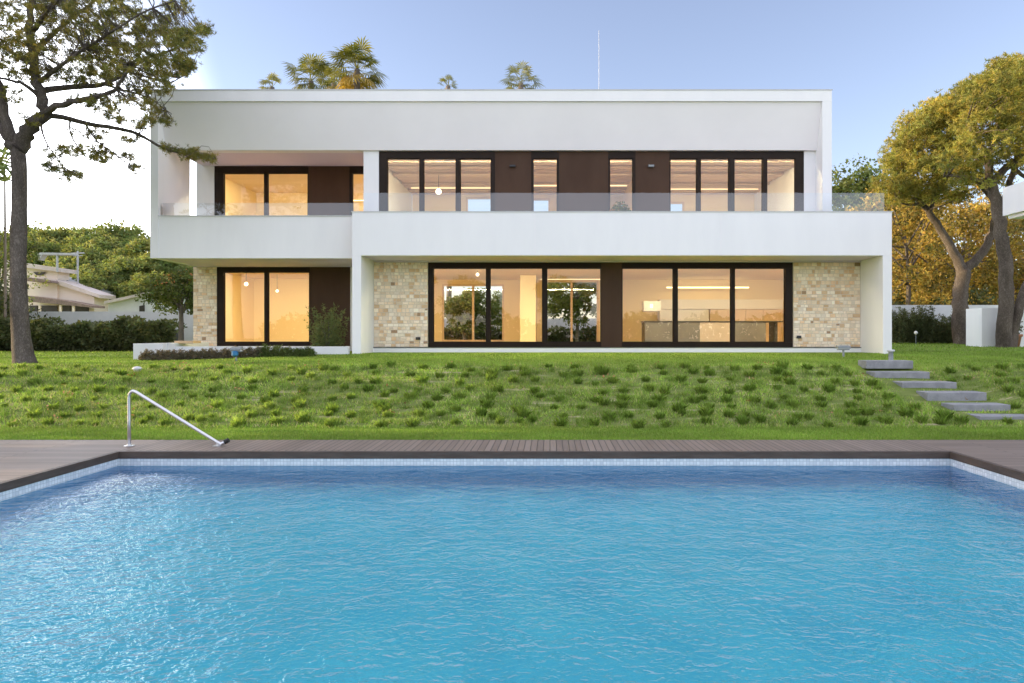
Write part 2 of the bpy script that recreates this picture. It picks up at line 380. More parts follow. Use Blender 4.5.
# ------------------------------------------------------------------ foliage helpers
def unit(n):
    v = rng.normal(size=(n, 3)); return v / np.linalg.norm(v, axis=1, keepdims=True)
def tufts(cen, K, Ln, W, up=.25, outdir=None, var=.35):
    """K thin pointed blades bursting out of every centre"""
    n = len(cen); c = np.repeat(cen, K, axis=0)
    d = unit(n * K) + np.array([0, 0, up])
    if outdir is not None: d += np.repeat(outdir, K, axis=0)
    d /= np.linalg.norm(d, axis=1, keepdims=True)
    s = np.cross(d, unit(n * K)); s /= np.linalg.norm(s, axis=1, keepdims=True) + 1e-9
    ln = Ln * rng.uniform(.6, 1.2, (n * K, 1)); w = W * rng.uniform(.7, 1.3, (n * K, 1))
    v = np.stack([c - s * w * .5, c + s * w * .5, c + d * ln * .55 + s * w * .55, c + d * ln, c + d * ln * .55 - s * w * .55], axis=1).reshape(-1, 3)
    i = np.arange(n * K)[:, None] * 5
    f = np.hstack([i, i + 1, i + 2, i + 3, i + 4])
    b = np.repeat(rng.uniform(1 - var, 1 + var, (n, 1)), K, axis=0); hue = np.repeat(rng.uniform(.85, 1.2, (n, 1)), K, axis=0)
    col = np.repeat(np.hstack([b * hue, b, b]), 5, axis=0)
    return v, f, col
def leaves(cen, size, up=.3, var=.4):
    n = len(cen); d = unit(n) + np.array([0, 0, -.1]); d /= np.linalg.norm(d, axis=1, keepdims=True)
    nrm = unit(n) + np.array([0, 0, up]); s = np.cross(d, nrm); s /= np.linalg.norm(s, axis=1, keepdims=True) + 1e-9
    l = size * rng.uniform(.6, 1.3, (n, 1)); w = l * .28
    v = np.stack([cen, cen + d * l * .5 + s * w, cen + d * l, cen + d * l * .5 - s * w], axis=1).reshape(-1, 3)
    i = np.arange(n)[:, None] * 4; f = np.hstack([i, i + 1, i + 2, i + 3])
    b = rng.uniform(1 - var, 1 + var, (n, 1)); hue = rng.uniform(.85, 1.2, (n, 1))
    return v, f, np.repeat(np.hstack([b * hue, b, b]), 4, axis=0)
def clump_points(cc, cr, per, flat=.7, shell=.55):
    """points spread through clumps, denser near each clump's surface"""
    n = len(cc); c = np.repeat(cc, per, axis=0); r = np.repeat(np.broadcast_to(cr, (n,)), per)[:, None]
    d = unit(n * per); q = rng.uniform(shell, 1, (n * per, 1))
    p = d * q * r; p[:, 2] *= flat
    return c + p
def limb(a, b, sag=.0, wob=.12, n=6):
    a = np.array(a, float); b = np.array(b, float); ln = np.linalg.norm(b - a); pts = []
    w = rng.normal(size=3) * wob * ln * .5
    for i in range(n + 1):
        t = i / n; p = a + (b - a) * t + w * math.sin(math.pi * t); p[2] += sag * ln * math.sin(math.pi * t); pts.append(tuple(p))
    return pts
def taper(r0, r1, n): return [r0 + (r1 - r0) * (i / (n - 1)) ** .8 for i in range(n)]

def tree(name, label, cat, base, h, crown, n_clump, clump_r, per, K, Ln, W, leafm, barkm='bark_d', group=None, trunk_r=.2, low=-.2, lean=(0, 0), leafy=False, trunk=True, flat=.75):
    """crown = (cz, rx, ry, rz): clumps over an ellipsoid centred cz above the base"""
    cz, rx, ry, rz = crown
    t = thing(name, base, label, cat, group)
    b = np.array(base, float)
    d = unit(n_clump * 3); d = d[d[:, 2] > low][:n_clump]
    q = rng.uniform(.62, 1.0, (len(d), 1)) ; q[: len(d) // 4] *= .65
    cc = b + np.array([lean[0], lean[1], cz]) + d * q * np.array([rx, ry, rz])
    cr = clump_r * rng.uniform(.65, 1.25, len(cc))
    pts = clump_points(cc, cr, per, flat)
    v, f, c = leaves(pts, Ln) if leafy else tufts(pts, K, Ln, W)
    # clump-wide tone
    tone = np.repeat(rng.uniform(.75, 1.25, len(cc)), per)
    c = c * np.repeat(tone, len(c) // len(tone))[:, None]
    raw_mesh('crown', v, f, leafm, t, col=c)
    if trunk:
        mb = MB(); top = b + np.array([lean[0] * .9, lean[1] * .9, cz + rz * .2])
        tp = limb(b + np.array([0, 0, -.15]), top, 0, .10, 8); mb.tube(tp, taper(trunk_r, trunk_r * .35, 9), 9)
        for k in range(min(16, len(cc))):
            j = rng.integers(0, len(cc)); a = tp[rng.integers(4, 8)]
            mb.tube(limb(a, cc[j], .08, .15, 5), taper(trunk_r * .35, .02, 6), 6)
        mb.build('trunk', barkm, t, smooth=True)
    return t

# ------------------------------------------------------------------ camera, sun, sky
cam = bpy.data.cameras.new('camera'); cam.lens = 24; cam.sensor_width = 36; cam.clip_end = 3000
cam.shift_x = -38 / 1024; cam.shift_y = -6.5 / 1024
co = bpy.data.objects.new('camera', cam); C.objects.link(co); co.location = (0, 0, EYE); co.rotation_euler = (R(90), 0, 0); sc.camera = co
SUN_EL, SUN_AZ = 12.0, 86.0       # azimuth measured from +Y (away from the viewer) towards -X
sl = bpy.data.lights.new('sun', 'SUN'); sl.energy = 8.0; sl.angle = R(.5); sl.color = (1, .76, .42)
so = bpy.data.objects.new('sun', sl); C.objects.link(so)
d = Vector((-math.sin(R(SUN_AZ)) * math.cos(R(SUN_EL)), math.cos(R(SUN_AZ)) * math.cos(R(SUN_EL)), math.sin(R(SUN_EL))))
so.rotation_euler = d.to_track_quat('Z', 'Y').to_euler(); so.location = (-30, 30, 20)
w = bpy.data.worlds.new('World'); sc.world = w; w.use_nodes = True
nt = w.node_tree; bg = nt.nodes['Background']
sky = N(nt, 'ShaderNodeTexSky', sky_type='NISHITA', sun_disc=False, sun_elevation=R(SUN_EL), sun_rotation=R(-SUN_AZ), air_density=1.0, dust_density=.6, ozone_density=2.0)
hsv = N(nt, 'ShaderNodeHueSaturation', Saturation=.80); L(nt, sky.outputs[0], hsv.inputs['Color'])
# unseen sky overhead and behind the viewer gets added brightness to light the facade
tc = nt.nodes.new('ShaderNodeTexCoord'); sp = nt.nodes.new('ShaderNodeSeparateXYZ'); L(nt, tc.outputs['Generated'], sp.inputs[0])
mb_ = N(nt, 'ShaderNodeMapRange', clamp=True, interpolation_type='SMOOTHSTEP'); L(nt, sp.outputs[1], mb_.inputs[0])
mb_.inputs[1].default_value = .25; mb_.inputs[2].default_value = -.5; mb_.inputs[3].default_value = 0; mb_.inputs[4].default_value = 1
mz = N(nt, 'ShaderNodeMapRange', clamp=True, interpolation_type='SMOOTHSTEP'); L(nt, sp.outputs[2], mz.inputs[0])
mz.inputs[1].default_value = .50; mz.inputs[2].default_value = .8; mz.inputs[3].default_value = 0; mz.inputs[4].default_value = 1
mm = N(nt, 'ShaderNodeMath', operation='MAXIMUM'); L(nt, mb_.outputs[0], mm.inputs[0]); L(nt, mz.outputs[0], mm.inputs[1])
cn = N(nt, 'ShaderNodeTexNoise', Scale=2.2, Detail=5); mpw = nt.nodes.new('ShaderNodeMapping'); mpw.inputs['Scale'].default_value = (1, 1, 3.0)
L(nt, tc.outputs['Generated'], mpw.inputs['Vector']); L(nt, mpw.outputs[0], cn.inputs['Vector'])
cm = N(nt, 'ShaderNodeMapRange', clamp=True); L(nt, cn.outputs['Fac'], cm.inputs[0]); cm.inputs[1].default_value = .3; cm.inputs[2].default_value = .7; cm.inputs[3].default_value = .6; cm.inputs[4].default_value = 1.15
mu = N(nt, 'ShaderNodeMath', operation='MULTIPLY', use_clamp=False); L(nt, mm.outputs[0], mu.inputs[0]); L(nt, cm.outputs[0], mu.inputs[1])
sky_fill = N(nt, 'ShaderNodeMix', data_type='RGBA', blend_type='ADD'); L(nt, mu.outputs[0], sky_fill.inputs[0]); sky_fill.clamp_factor = False
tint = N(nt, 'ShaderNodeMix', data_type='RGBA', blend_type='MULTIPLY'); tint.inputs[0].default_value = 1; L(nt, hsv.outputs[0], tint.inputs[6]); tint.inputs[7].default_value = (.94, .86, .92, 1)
L(nt, tint.outputs[2], sky_fill.inputs[6]); sky_fill.inputs[7].default_value = (3.0, 2.80, 2.92, 1)
# broad glow of the low sun on that side of the sky
dt = N(nt, 'ShaderNodeVectorMath', operation='DOT_PRODUCT'); L(nt, tc.outputs['Generated'], dt.inputs[0]); dt.inputs[1].default_value = (-math.sin(R(78)), math.cos(R(78)), 0)
gl = N(nt, 'ShaderNodeMapRange', clamp=True, interpolation_type='SMOOTHSTEP'); L(nt, dt.outputs['Value'], gl.inputs[0])
gl.inputs[1].default_value = .575; gl.inputs[2].default_value = .71; gl.inputs[3].default_value = 0; gl.inputs[4].default_value = 1
glz = N(nt, 'ShaderNodeMapRange', clamp=True, interpolation_type='SMOOTHSTEP'); L(nt, sp.outputs[2], glz.inputs[0])
glz.inputs[1].default_value = .50; glz.inputs[2].default_value = .16; glz.inputs[3].default_value = 0; glz.inputs[4].default_value = 1
gm = N(nt, 'ShaderNodeMath', operation='MULTIPLY'); L(nt, gl.outputs[0], gm.inputs[0]); L(nt, glz.outputs[0], gm.inputs[1])
gy = N(nt, 'ShaderNodeMapRange', clamp=True, interpolation_type='SMOOTHSTEP'); L(nt, sp.outputs[1], gy.inputs[0]); gy.inputs[1].default_value = .1; gy.inputs[2].default_value = .5
gm2 = N(nt, 'ShaderNodeMath', operation='MULTIPLY'); L(nt, gm.outputs[0], gm2.inputs[0]); L(nt, gy.outputs[0], gm2.inputs[1])
glow = N(nt, 'ShaderNodeMix', data_type='RGBA', blend_type='ADD'); L(nt, gm2.outputs[0], glow.inputs[0]); glow.clamp_factor = False; L(nt, sky_fill.outputs[2], glow.inputs[6]); glow.inputs[7].default_value = (18, 17.7, 17.3, 1)
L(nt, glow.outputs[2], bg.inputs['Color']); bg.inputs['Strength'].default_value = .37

# ------------------------------------------------------------------ ground
xs = sorted(set([-400, -250, -150, -100, -70, -50] + [round(v, 2) for v in np.arange(-40, 40.1, .5)] + [50, 70, 100, 150, 250, 400, -24.0, 24.0, 12.0]))
ys = sorted(set([-300, -150, -80, -40, -20, -10, -4] + [11.4, 12.0] + [round(v, 2) for v in np.arange(12.5, 24, .25)] + [round(v, 2) for v in np.arange(24, 60, 1.0)] + [70, 85, 100, 150, 250, 500, 1200]))
gx, gy = np.meshgrid(xs, ys); gv = np.stack([gx, gy, H(gx, gy) - .012], -1).reshape(-1, 3)
nx = len(xs); fl = []
for j in range(len(ys) - 1):
    for i in range(nx - 1):
        if xs[i] >= -24 and xs[i + 1] <= 24 and ys[j] >= -4 and ys[j + 1] <= 11.4: continue
        fl.append((j * nx + i, j * nx + i + 1, (j + 1) * nx + i + 1, (j + 1) * nx + i))
g = raw_mesh('ground', gv, np.array(fl), 'ground'); tag(g, kind='structure')
g.data.polygons.foreach_set('use_smooth', [True] * len(fl))

# ------------------------------------------------------------------ pool and deck
PX0, PX1, PY0, PY1 = -6.47, 6.0, 2.0, 10.24
e = .07
mb = MB()
mb.box(-24, PX0 - e, -4, 11.4, -.16, 0); tag(mb.build('pool_deck', 'deckx'), kind='structure')
mb = MB(); mb.box(PX1 + e, 24, -4, 11.4, -.16, 0); tag(mb.build('pool_deck', 'deckx'), kind='structure')
mb = MB(); mb.box(PX0 - e + .002, PX1 + e - .002, PY1 + e, 11.4, -.16, 0); tag(mb.build('pool_deck', 'decky'), kind='structure')
mb = MB(); mb.box(PX0 - e + .002, PX1 + e - .002, -4, PY0 - e, -.16, 0); tag(mb.build('pool_deck', 'decky'), kind='structure')
mb = MB()
mb.box(PX0 - e + .003, PX0, PY0, PY1, -.105, -.001); mb.box(PX1, PX1 + e - .003, PY0, PY1, -.105, -.001)
mb.box(PX0 - e + .003, PX1 + e - .003, PY1 + .0, PY1 + e - .003, -.105, -.001); mb.box(PX0 - e + .003, PX1 + e - .003, PY0 - e + .003, PY0, -.105, -.001)
tag(mb.build('deck_edge', 'deckedge'), kind='structure')
mb = MB(); x0, x1, y0, y1, zt, zb = PX0 - .01, PX1 + .01, PY0 - .01, PY1 + .01, -.106, -1.55
mb.poly([(x0, y0, zb), (x1, y0, zb), (x1, y1, zb), (x0, y1, zb)])
mb.poly([(x0, y1, zb), (x1, y1, zb), (x1, y1, zt), (x0, y1, zt)]); mb.poly([(x0, y0, zb), (x0, y0, zt), (x1, y0, zt), (x1, y0, zb)])
mb.poly([(x0, y0, zb), (x0, y1, zb), (x0, y1, zt), (x0, y0, zt)]); mb.poly([(x1, y0, zb), (x1, y0, zt), (x1, y1, zt), (x1, y1, zb)])
tag(mb.build('pool_basin', 'pool'), kind='structure')
mb = MB(); mb.poly([(x0, y0, -.21), (x1, y0, -.21), (x1, y1, -.21), (x0, y1, -.21)])
tag(mb.build('water', 'water'), kind='structure')

# handrail at the corner of the pool
D = 10.75
bx, tx = X(129, D), X(217, D)
t = thing('pool_handrail', (bx, D, 0), 'bent stainless steel handrail sloping down to the timber pool deck', 'handrail')
top = .87; pts = [(bx, D, 0), (bx, D, .4), (bx, D, top - .10), (bx + .008, D, top - .045), (bx + .03, D, top - .01), (bx + .065, D, top), (bx + .11, D, top - .02)]
ex = tx + .02
for i in range(1, 7): q = i / 6; pts.append((bx + .11 + (ex - bx - .11) * q, D, (top - .02) + (.05 - top + .02) * q))
pts += [(ex + .04, D, .035), (ex + .075, D, .05), (ex + .12, D, .075)]
MB().tube(pts, .025, 14).build('rail', 'steel', t, smooth=True)
MB().lathe((bx, D, 0), [(.075, .003), (.075, .012), (.035, .016), (.034, .035)], 20).build('base_flange', 'steel', t)
MB().box(tx - .05, tx + .07, D - .05, D + .05, .002, .014).box(tx + .0, tx + .03, D - .02, D + .02, .014, .04).build('base_flange', 'steel', t)
MB().tube([(ex + .10, D, .065), (ex + .16, D, .095)], .036, 12).build('end_cap', 'plastic', t)

# ------------------------------------------------------------------ house
house = thing('house', (0, 21.4, 1.2), 'white two storey modern villa with long terraces and lit brown framed windows', 'house')
B = lambda *a: MB().box(*a)
# lower terrace portal
B(-6.0, -5.73, 20.7, 24.3, 1.05, 4.161).build('column', 'white', house)
B(10.095, 10.365, 20.7, 28.6, 1.05, 4.161).build('column', 'white', house)
MB().box(-6.0, 10.365, 20.7, 20.95, 4.163, 5.478).box(10.115, 10.365, 20.952, 28.6, 4.402, 5.478).build('terrace_parapet', 'white', house)
MB().box(-6.02, 10.385, 20.68, 20.97, 5.48, 5.502).build('coping', 'coping', house)
for gx_ in (X(535, 20.7), X(721, 20.7)): B(gx_ - .006, gx_ + .006, 20.694, 20.699, 4.17, 5.475).build('expansion_joint', 'fascia', house)
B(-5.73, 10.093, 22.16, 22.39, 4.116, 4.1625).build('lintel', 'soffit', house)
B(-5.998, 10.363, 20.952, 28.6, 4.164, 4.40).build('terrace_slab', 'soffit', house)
B(-5.73, 10.093, 22.16, 22.48, 1.05, 1.338).build('plinth', 'white', house)
B(-5.73, 10.093, 22.13, 22.5, 1.34, 1.356).build('sill', 'dark', house)
# left wing
MB().box(-12.288, -6.002, 21.43, 21.65, 4.16, 5.478).build('balcony_parapet', 'white', house)
B(-12.3, -6.01, 21.40, 21.67, 5.48, 5.50).build('coping', 'coping', house)
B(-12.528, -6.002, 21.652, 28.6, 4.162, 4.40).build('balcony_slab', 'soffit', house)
MB().box(-12.53, -12.29, 21.40, 23.3, 4.158, 9.08).box(-12.53, -12.29, 23.302, 24.2, 4.402, 5.478).box(-12.53, -12.29, 24.202, 28.6, 4.402, 9.08).build('side_fin', 'white', house)
B(8.54, 8.836, 21.40, 28.6, 4.402, 9.08).build('side_fin', 'white', house)
B(-12.53, 8.836, 21.40, 21.95, 9.082, 9.426).build('roof_edge', 'white', house)
MB().box(-12.55, 8.856, 21.38, 21.97, 9.428, 9.45).build('coping', 'coping', house)
B(-12.53, 8.836, 21.952, 28.6, 9.0, 9.30).build('roof', 'white2', house)
MB().prism([(-12.288, 21.46, 9.08), (-12.288, 21.85, 7.668), (-12.288, 22.2, 7.668), (-12.288, 22.2, 9.08)], (20.826, 0, 0)).build('fascia', 'fascia', house)
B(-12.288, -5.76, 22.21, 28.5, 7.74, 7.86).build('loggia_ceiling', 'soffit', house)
B(-5.99, X(378.9, 21.97), 21.93, 22.12, 4.402, 7.666).build('pier', 'white', house)
B(-5.99, -5.76, 22.122, 28.5, 4.402, 7.74).build('dividing_wall', 'white', house)
B(8.172, 8.538, 21.96, 22.12, 4.402, 7.666).build('pier', 'white', house)
B(-12.288, -11.9, 24.2, 24.4, 4.402, 7.738).build('loggia_wall', 'white', house)
# ground wing
B(-12.65, -12.40, 24.402, 28.6, 1.0, 4.16).build('side_wall', 'white', house)
B(-12.65, -5.74, 24.10, 24.45, .9, 1.352).build('plinth', 'white', house)
B(-7.08, -6.002, 24.2, 24.4, 1.354, 4.16).build('wall', 'white', house)
# main dividing wall between the wing and the living room
B(-5.99, -5.735, 24.302, 28.5, 1.1, 4.114).build('dividing_wall', 'white', house)

def cladding(x0, x1, y, z0, z1, seed):
    r = random.Random(seed); m = MB()
    pal = [(.86, .74, .59), (.90, .80, .68), (.90, .84, .74), (.87, .75, .60), (.80, .62, .43), (.90, .81, .70), (.92, .86, .77), (.74, .55, .36), (.88, .77, .63), (.90, .81, .69), (.91, .85, .76)]
    z = z0
    while z < z1 - .02:
        h = r.choice([.09, .105, .12, .135]); h = min(h, z1 - z)
        if z1 - z - h < .06: h = z1 - z
        x = x0
        while x < x1 - .01:
            wd = r.uniform(.09, .21); wd = min(wd, x1 - x)
            if x1 - x - wd < .07: wd = x1 - x
            parts = [(z, z + h)] if h < .13 or r.random() < .9 else [(z, z + h * .5), (z + h * .5, z + h)]
            for a, b in parts:
                c = r.choice(pal); k = r.uniform(.84, 1.10)
                if r.random() < .025: c, k = (.40, .28, .18), 1
                g_ = .004
                fr = y - r.uniform(.004, .022)
                n = len(m.v); xa, xb, za, zb_ = x + g_, x + wd - g_, a + g_, b - g_
                j = lambda: r.uniform(-.004, .004)
                bev = .010
                m.v += [(xa + j(), y + .02, za + j()), (xb + j(), y + .02, za + j()), (xb + j(), y + .02, zb_ + j()), (xa + j(), y + .02, zb_ + j()),
                        (xa + bev, fr + j(), za + bev), (xb - bev, fr + j(), za + bev), (xb - bev, fr + j(), zb_ - bev), (xa + bev, fr + j(), zb_ - bev)]
                q = [(4, 5, 6, 7), (0, 1, 5, 4), (1, 2, 6, 5), (2, 3, 7, 6), (3, 0, 4, 7)]
                m.f += [tuple(n + i for i in qq) for qq in q]; m.c += [(c[0] * k, c[1] * k, c[2] * k)] * 5
            x += wd
        z += h
    st = m.build('stone_cladding', 'stone', house)
    B(x0, x1, y + .006, y + .24, z0, z1).build('backing', 'mortar', st)
    return st
cladding(-5.728, -3.976, 22.2, 1.358, 4.112, 1)
cladding(7.918, 10.092, 22.2, 1.358, 4.112, 2)
cladding(-12.648, -11.802, 24.2, 1.358, 4.158, 3)
for px, py in ((418, 338.5), (799, 337)):
    x = X(px, 22.17); z = Z(py, 22.17); MB().box(x - .07, x + .07, 22.14, 22.2, z - .045, z + .045).build('vent', 'dark', house)

def window(d, outer, panes, zt, zb, pzt, pzb, depth=.12):
    """outer (px0, px1), panes [(px0, px1)...] at depth d; one frame mesh, each pane a child"""
    x0, x1 = X(outer[0], d), X(outer[1], d); m = MB()
    m.box(x0, x1, d, d + depth, pzt, zt); m.box(x0, x1, d, d + depth, zb, pzb)
    edges = [x0] + [X(v, d) for p in panes for v in p] + [x1]
    for i in range(0, len(edges), 2):
        a, b = edges[i], edges[i + 1]
        m.box(a, b, d + .002, d + depth - .002, pzb + .001, pzt - .001)
        if i and i < len(edges) - 2: m.box(a + .012, b - .012, d - .02, d, pzb + .001, pzt - .001)
    fr = m.build('window', 'frame', house)
    for k, p in enumerate(panes):
        a, b = X(p[0], d), X(p[1], d); yy = d + (.045 if k % 2 else .075)
        MB().poly([(a, yy, pzb), (b, yy, pzb), (b, yy, pzt), (a, yy, pzt)]).build('pane', 'glass', fr)
        # slim sash round each pane
        s_ = .022
        MB().box(a, a + s_, yy - .02, yy + .02, pzb, pzt).box(b - s_, b, yy - .02, yy + .02, pzb, pzt).box(a + s_, b - s_, yy - .02, yy + .02, pzt - s_, pzt).box(a + s_, b - s_, yy - .02, yy + .02, pzb, pzb + s_).build('sash', 'frame', fr)
    return fr
dg = 22.25
zt, zb = 4.112, 1.358; pzt, pzb = Z(268, dg), Z(342.3, dg)
window(dg, (428.2, 601.3), [(433, 486.3), (490, 542.6), (546.7, 601.1)], zt, zb, pzt, pzb)
B(X(601.33, dg), X(621.77, dg), dg - .01, dg + .11, zb, zt).build('panel', 'panel', house)
window(dg, (621.8, 792.8), [(622.2, 673.6), (677.5, 731), (735, 785.3)], zt, zb, pzt, pzb)
du = 21.97
zt, zb = 7.664, 4.402; pzt, pzb = Z(158, du), 4.5
def upanel(a, b): return B(X(a, du), X(b, du), du + .01, du + .12, zb, zt).build('panel', 'panel', house)
window(du, (379, 495), [(387, 419.5), (423.5, 456), (460, 491)], zt, zb, pzt, pzb)
upanel(495.03, 531.17)
window(du, (531.2, 559), [(533, 557.3)], zt, zb, pzt, pzb)
upanel(559.03, 608.17)
window(du, (608.2, 635.5), [(609.7, 633)], zt, zb, pzt, pzb)
upanel(635.53, 669.47)
window(du, (669.5, 804.3), [(670.3, 697), (700.5, 729), (734.5, 763), (767, 795.5)], zt, zb, pzt, pzb)
for px in (512.5, 651):
    x = X(px, du); z = Z(166.2, du); MB().box(x - .09, x + .09, du - .09, du + .01, z - .03, z + .03).build('wall_lamp', 'dark' if px < 600 else 'lampgrey', house)
dl = 24.2
zt, zb = 7.737, 4.402; pzt, pzb = Z(173, dl), 4.5
window(dl, (214.3, 308), [(223.3, 263.7), (267.5, 307.7)], zt, zb, pzt, pzb)
B(X(308.2, dl), X(349, dl), dl + .01, dl + .12, zb, zt).build('panel', 'panel', house)
window(dl, (349.2, 381), [(352, 379)], zt, zb, pzt, pzb)
zt, zb = 4.158, 1.356; pzt, pzb = Z(272, dl), Z(342.2, dl)
window(dl, (216.7, 309.8), [(223.5, 264), (268, 309.2)], zt, zb, pzt, pzb)
B(X(310, dl), X(350.3, dl), dl + .01, dl + .12, zb, zt).build('panel', 'panel', house)
# glass balustrades
def rail(pts, name='glass_balustrade'):
    m = MB()
    for a, b in zip(pts[:-1], pts[1:]): m.poly([a, b, (b[0], b[1], b[2] + RH), (a[0], a[1], a[2] + RH)])
    return m.build(name, 'rail_glass', house)
RH = .60
rail([(X(363, 20.83), 20.83, 5.485), (10.2, 20.83, 5.485)])
RH = .43
rail([(-12.285, 21.54, 5.485), (-6.03, 21.54, 5.485)])
# lightning rod
MB().tube([(X(599, 26), 26, 9.3), (X(599, 26), 26, 9.9), (X(599, 26), 26, Z(30, 26))], [.016, .012, .009], 6).build('mast', 'pole', house)

# ------------------------------------------------------------------ interiors
B(-5.73, 10.09, 22.50, 28.5, 1.2, 1.352).build('floor', 'in_floor', house)
B(-12.39, -6.0, 24.46, 28.5, 1.2, 1.352).build('floor', 'in_floor', house)
def backwall(x0, x1, z0, z1, holes, mat='in_wall', y=28.5):
    m = MB(); x = x0
    for (a, b, c, d_) in holes:
        m.box(x, a, y, y + .2, z0, z1); m.box(a, b, y, y + .2, z0, c); m.box(a, b, y, y + .2, d_, z1); x = b
    m.box(x, x1, y, y + .2, z0, z1); o = m.build('back_wall', mat, house)
    for (a, b, c, d_) in holes:
        f = MB(); t_ = .07; n = max(1, int(round((b - a) / 1.15)))
        f.box(a, a + t_, y - .04, y + .1, c, d_).box(b - t_, b, y - .04, y + .1, c, d_).box(a + t_, b - t_, y - .04, y + .1, c, c + t_).box(a + t_, b - t_, y - .04, y + .1, d_ - t_, d_)
        for k in range(1, n): xx = a + (b - a) * k / n; f.box(xx - .045, xx + .045, y - .035, y + .09, c + t_, d_ - t_)
        fo = f.build('back_window', 'cab', house)
        MB().poly([(a, y + .03, c), (b, y + .03, c), (b, y + .03, d_), (a, y + .03, d_)]).build('pane', 'glass', fo)
    return o
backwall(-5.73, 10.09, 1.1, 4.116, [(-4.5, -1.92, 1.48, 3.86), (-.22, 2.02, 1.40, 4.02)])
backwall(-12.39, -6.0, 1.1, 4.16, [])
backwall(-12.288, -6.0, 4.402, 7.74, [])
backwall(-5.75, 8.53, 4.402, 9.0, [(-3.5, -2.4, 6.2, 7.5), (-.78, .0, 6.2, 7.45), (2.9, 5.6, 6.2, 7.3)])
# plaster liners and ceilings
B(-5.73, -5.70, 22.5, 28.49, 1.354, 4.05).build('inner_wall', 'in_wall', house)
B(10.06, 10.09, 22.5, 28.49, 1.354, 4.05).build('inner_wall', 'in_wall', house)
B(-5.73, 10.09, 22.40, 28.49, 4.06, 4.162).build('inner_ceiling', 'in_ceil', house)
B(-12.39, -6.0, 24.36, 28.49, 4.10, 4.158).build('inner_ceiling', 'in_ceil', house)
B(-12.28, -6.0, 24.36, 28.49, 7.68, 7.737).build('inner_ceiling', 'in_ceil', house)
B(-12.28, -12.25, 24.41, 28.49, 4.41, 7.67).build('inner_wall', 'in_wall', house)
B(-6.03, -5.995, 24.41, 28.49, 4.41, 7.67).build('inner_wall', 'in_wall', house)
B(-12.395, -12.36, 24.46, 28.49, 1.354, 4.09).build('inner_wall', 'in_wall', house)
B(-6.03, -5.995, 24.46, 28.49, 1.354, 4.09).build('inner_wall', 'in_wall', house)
# partition between living room and kitchen, wall end beside the hall
B(2.35, 2.55, 24.6, 28.49, 1.354, 4.05).build('inner_wall', 'in_wall', house)
B(-1.15, -.55, 26.2, 28.49, 1.354, 4.05).build('inner_wall', 'in_wall', house)
# slatted upper ceiling
B(-5.75, 8.53, 22.13, 28.49, 7.70, 7.74).build('inner_ceiling', 'slat', house)
m = MB(); rs = random.Random(3)
y = 22.35
while y < 28.4:
    wd = rs.choice([.10, .16, .25, .4]); m.box(-5.74, 8.52, y, min(y + wd, 28.45), 7.70 - rs.choice([.03, .06, .10]), 7.699); y += wd + rs.choice([.06, .12, .22])
m.build('ceiling_slats', 'slat', house)
for xa, xb in ((-1.7, -1.55), (.95, 1.1), (3.05, 3.2)): B(xa, xb, 23.4, 28.49, 4.41, 7.58).build('inner_wall', 'in_wall', house)
# light strips: parts of the house
def led(x0, x1, y, z, mat='led', wy=.05, hz=.02): return B(x0, x1, y, y + wy, z, z + hz).build('led_strip', mat, house)
led(-5.5, 2.2, 22.50, 4.036, 'led', .09); led(2.7, 9.9, 22.50, 4.036, 'led', .09); led(-.4, 2.1, 28.2, 4.045, 'led_soft', .03, .012)
led(-12.1, -6.3, 24.47, 4.08, 'led', .09)
led(-12.0, -6.3, 24.47, 7.655, 'led', .09); led(-9.8, -6.3, 28.2, 7.3, 'led_soft', .05, .03)
led(-5.5, -1.8, 22.2, 7.57, 'led_up', .05); led(-1.4, .85, 22.2, 7.57, 'led_up', .05); led(1.25, 3.0, 22.2, 7.57, 'led_up', .05); led(3.4, 8.3, 22.2, 7.57, 'led_up', .05)
led(-5.5, -1.8, 27.0, 7.56, 'led_soft', .04, .014); led(-1.4, .85, 26.6, 7.56, 'led_soft', .04, .014); led(1.25, 3.0, 26.6, 7.56, 'led_soft', .04, .014); led(3.4, 8.3, 27.2, 7.56, 'led_soft', .04, .014)
led(X(667, 27.6), X(749, 27.6), 27.6, Z(288, 27.6), 'led_soft', .12, .05)
# kitchen
k = thing('kitchen_island', (5.7, 25.4, 1.354), 'long grey kitchen island with a dark worktop seen through the ground floor glazing', 'kitchen island')
B(X(645, 25), X(700, 25), 25.0, 25.9, 1.358, 2.22).build('cabinet', 'island', k)
B(X(700, 25) + .004, X(732, 25) - .004, 25.01, 25.9, 1.358, 2.22).build('cabinet', 'island_light', k)
B(X(732, 25), X(766, 25), 25.0, 25.9, 1.358, 2.22).build('cabinet', 'island', k)
B(X(644, 25), X(783, 25), 24.97, 25.93, 2.222, 2.26).build('worktop', 'dark', k)
B(X(776, 25), X(779.5, 25), 25.2, 25.8, 1.358, 2.22).build('leg', 'dark', k)
k = thing('kitchen_unit', (5.9, 28.1, 1.354), 'pale wall of kitchen cupboards with a shelf ledge behind the grey island', 'kitchen cupboard')
B(X(660, 27.8), X(783, 27.8), 27.8, 28.46, Z(309, 27.8), Z(299.5, 27.8)).build('ledge', 'cabwhite', k)
B(X(660, 27.9), X(709, 27.9), 27.9, 28.46, 1.36, Z(309, 27.8) - .005).build('cupboard', 'cabwhite', k)
for i in range(4):
    a = X(710, 27.9) + i * .73; B(a, a + .72, 27.88, 28.46, 1.36, Z(309, 27.8) - .005).build('cupboard', 'cab', k)
k = thing('range_hood', (X(652, 25.9), 25.9, 2.7), 'small white box shaped hood glowing above the kitchen island end', 'extractor hood')
B(X(644, 25.7), X(661, 25.7), 25.7, 26.3, Z(311, 25.7), Z(301, 25.7)).build('hood_body', 'cabwhite', k)
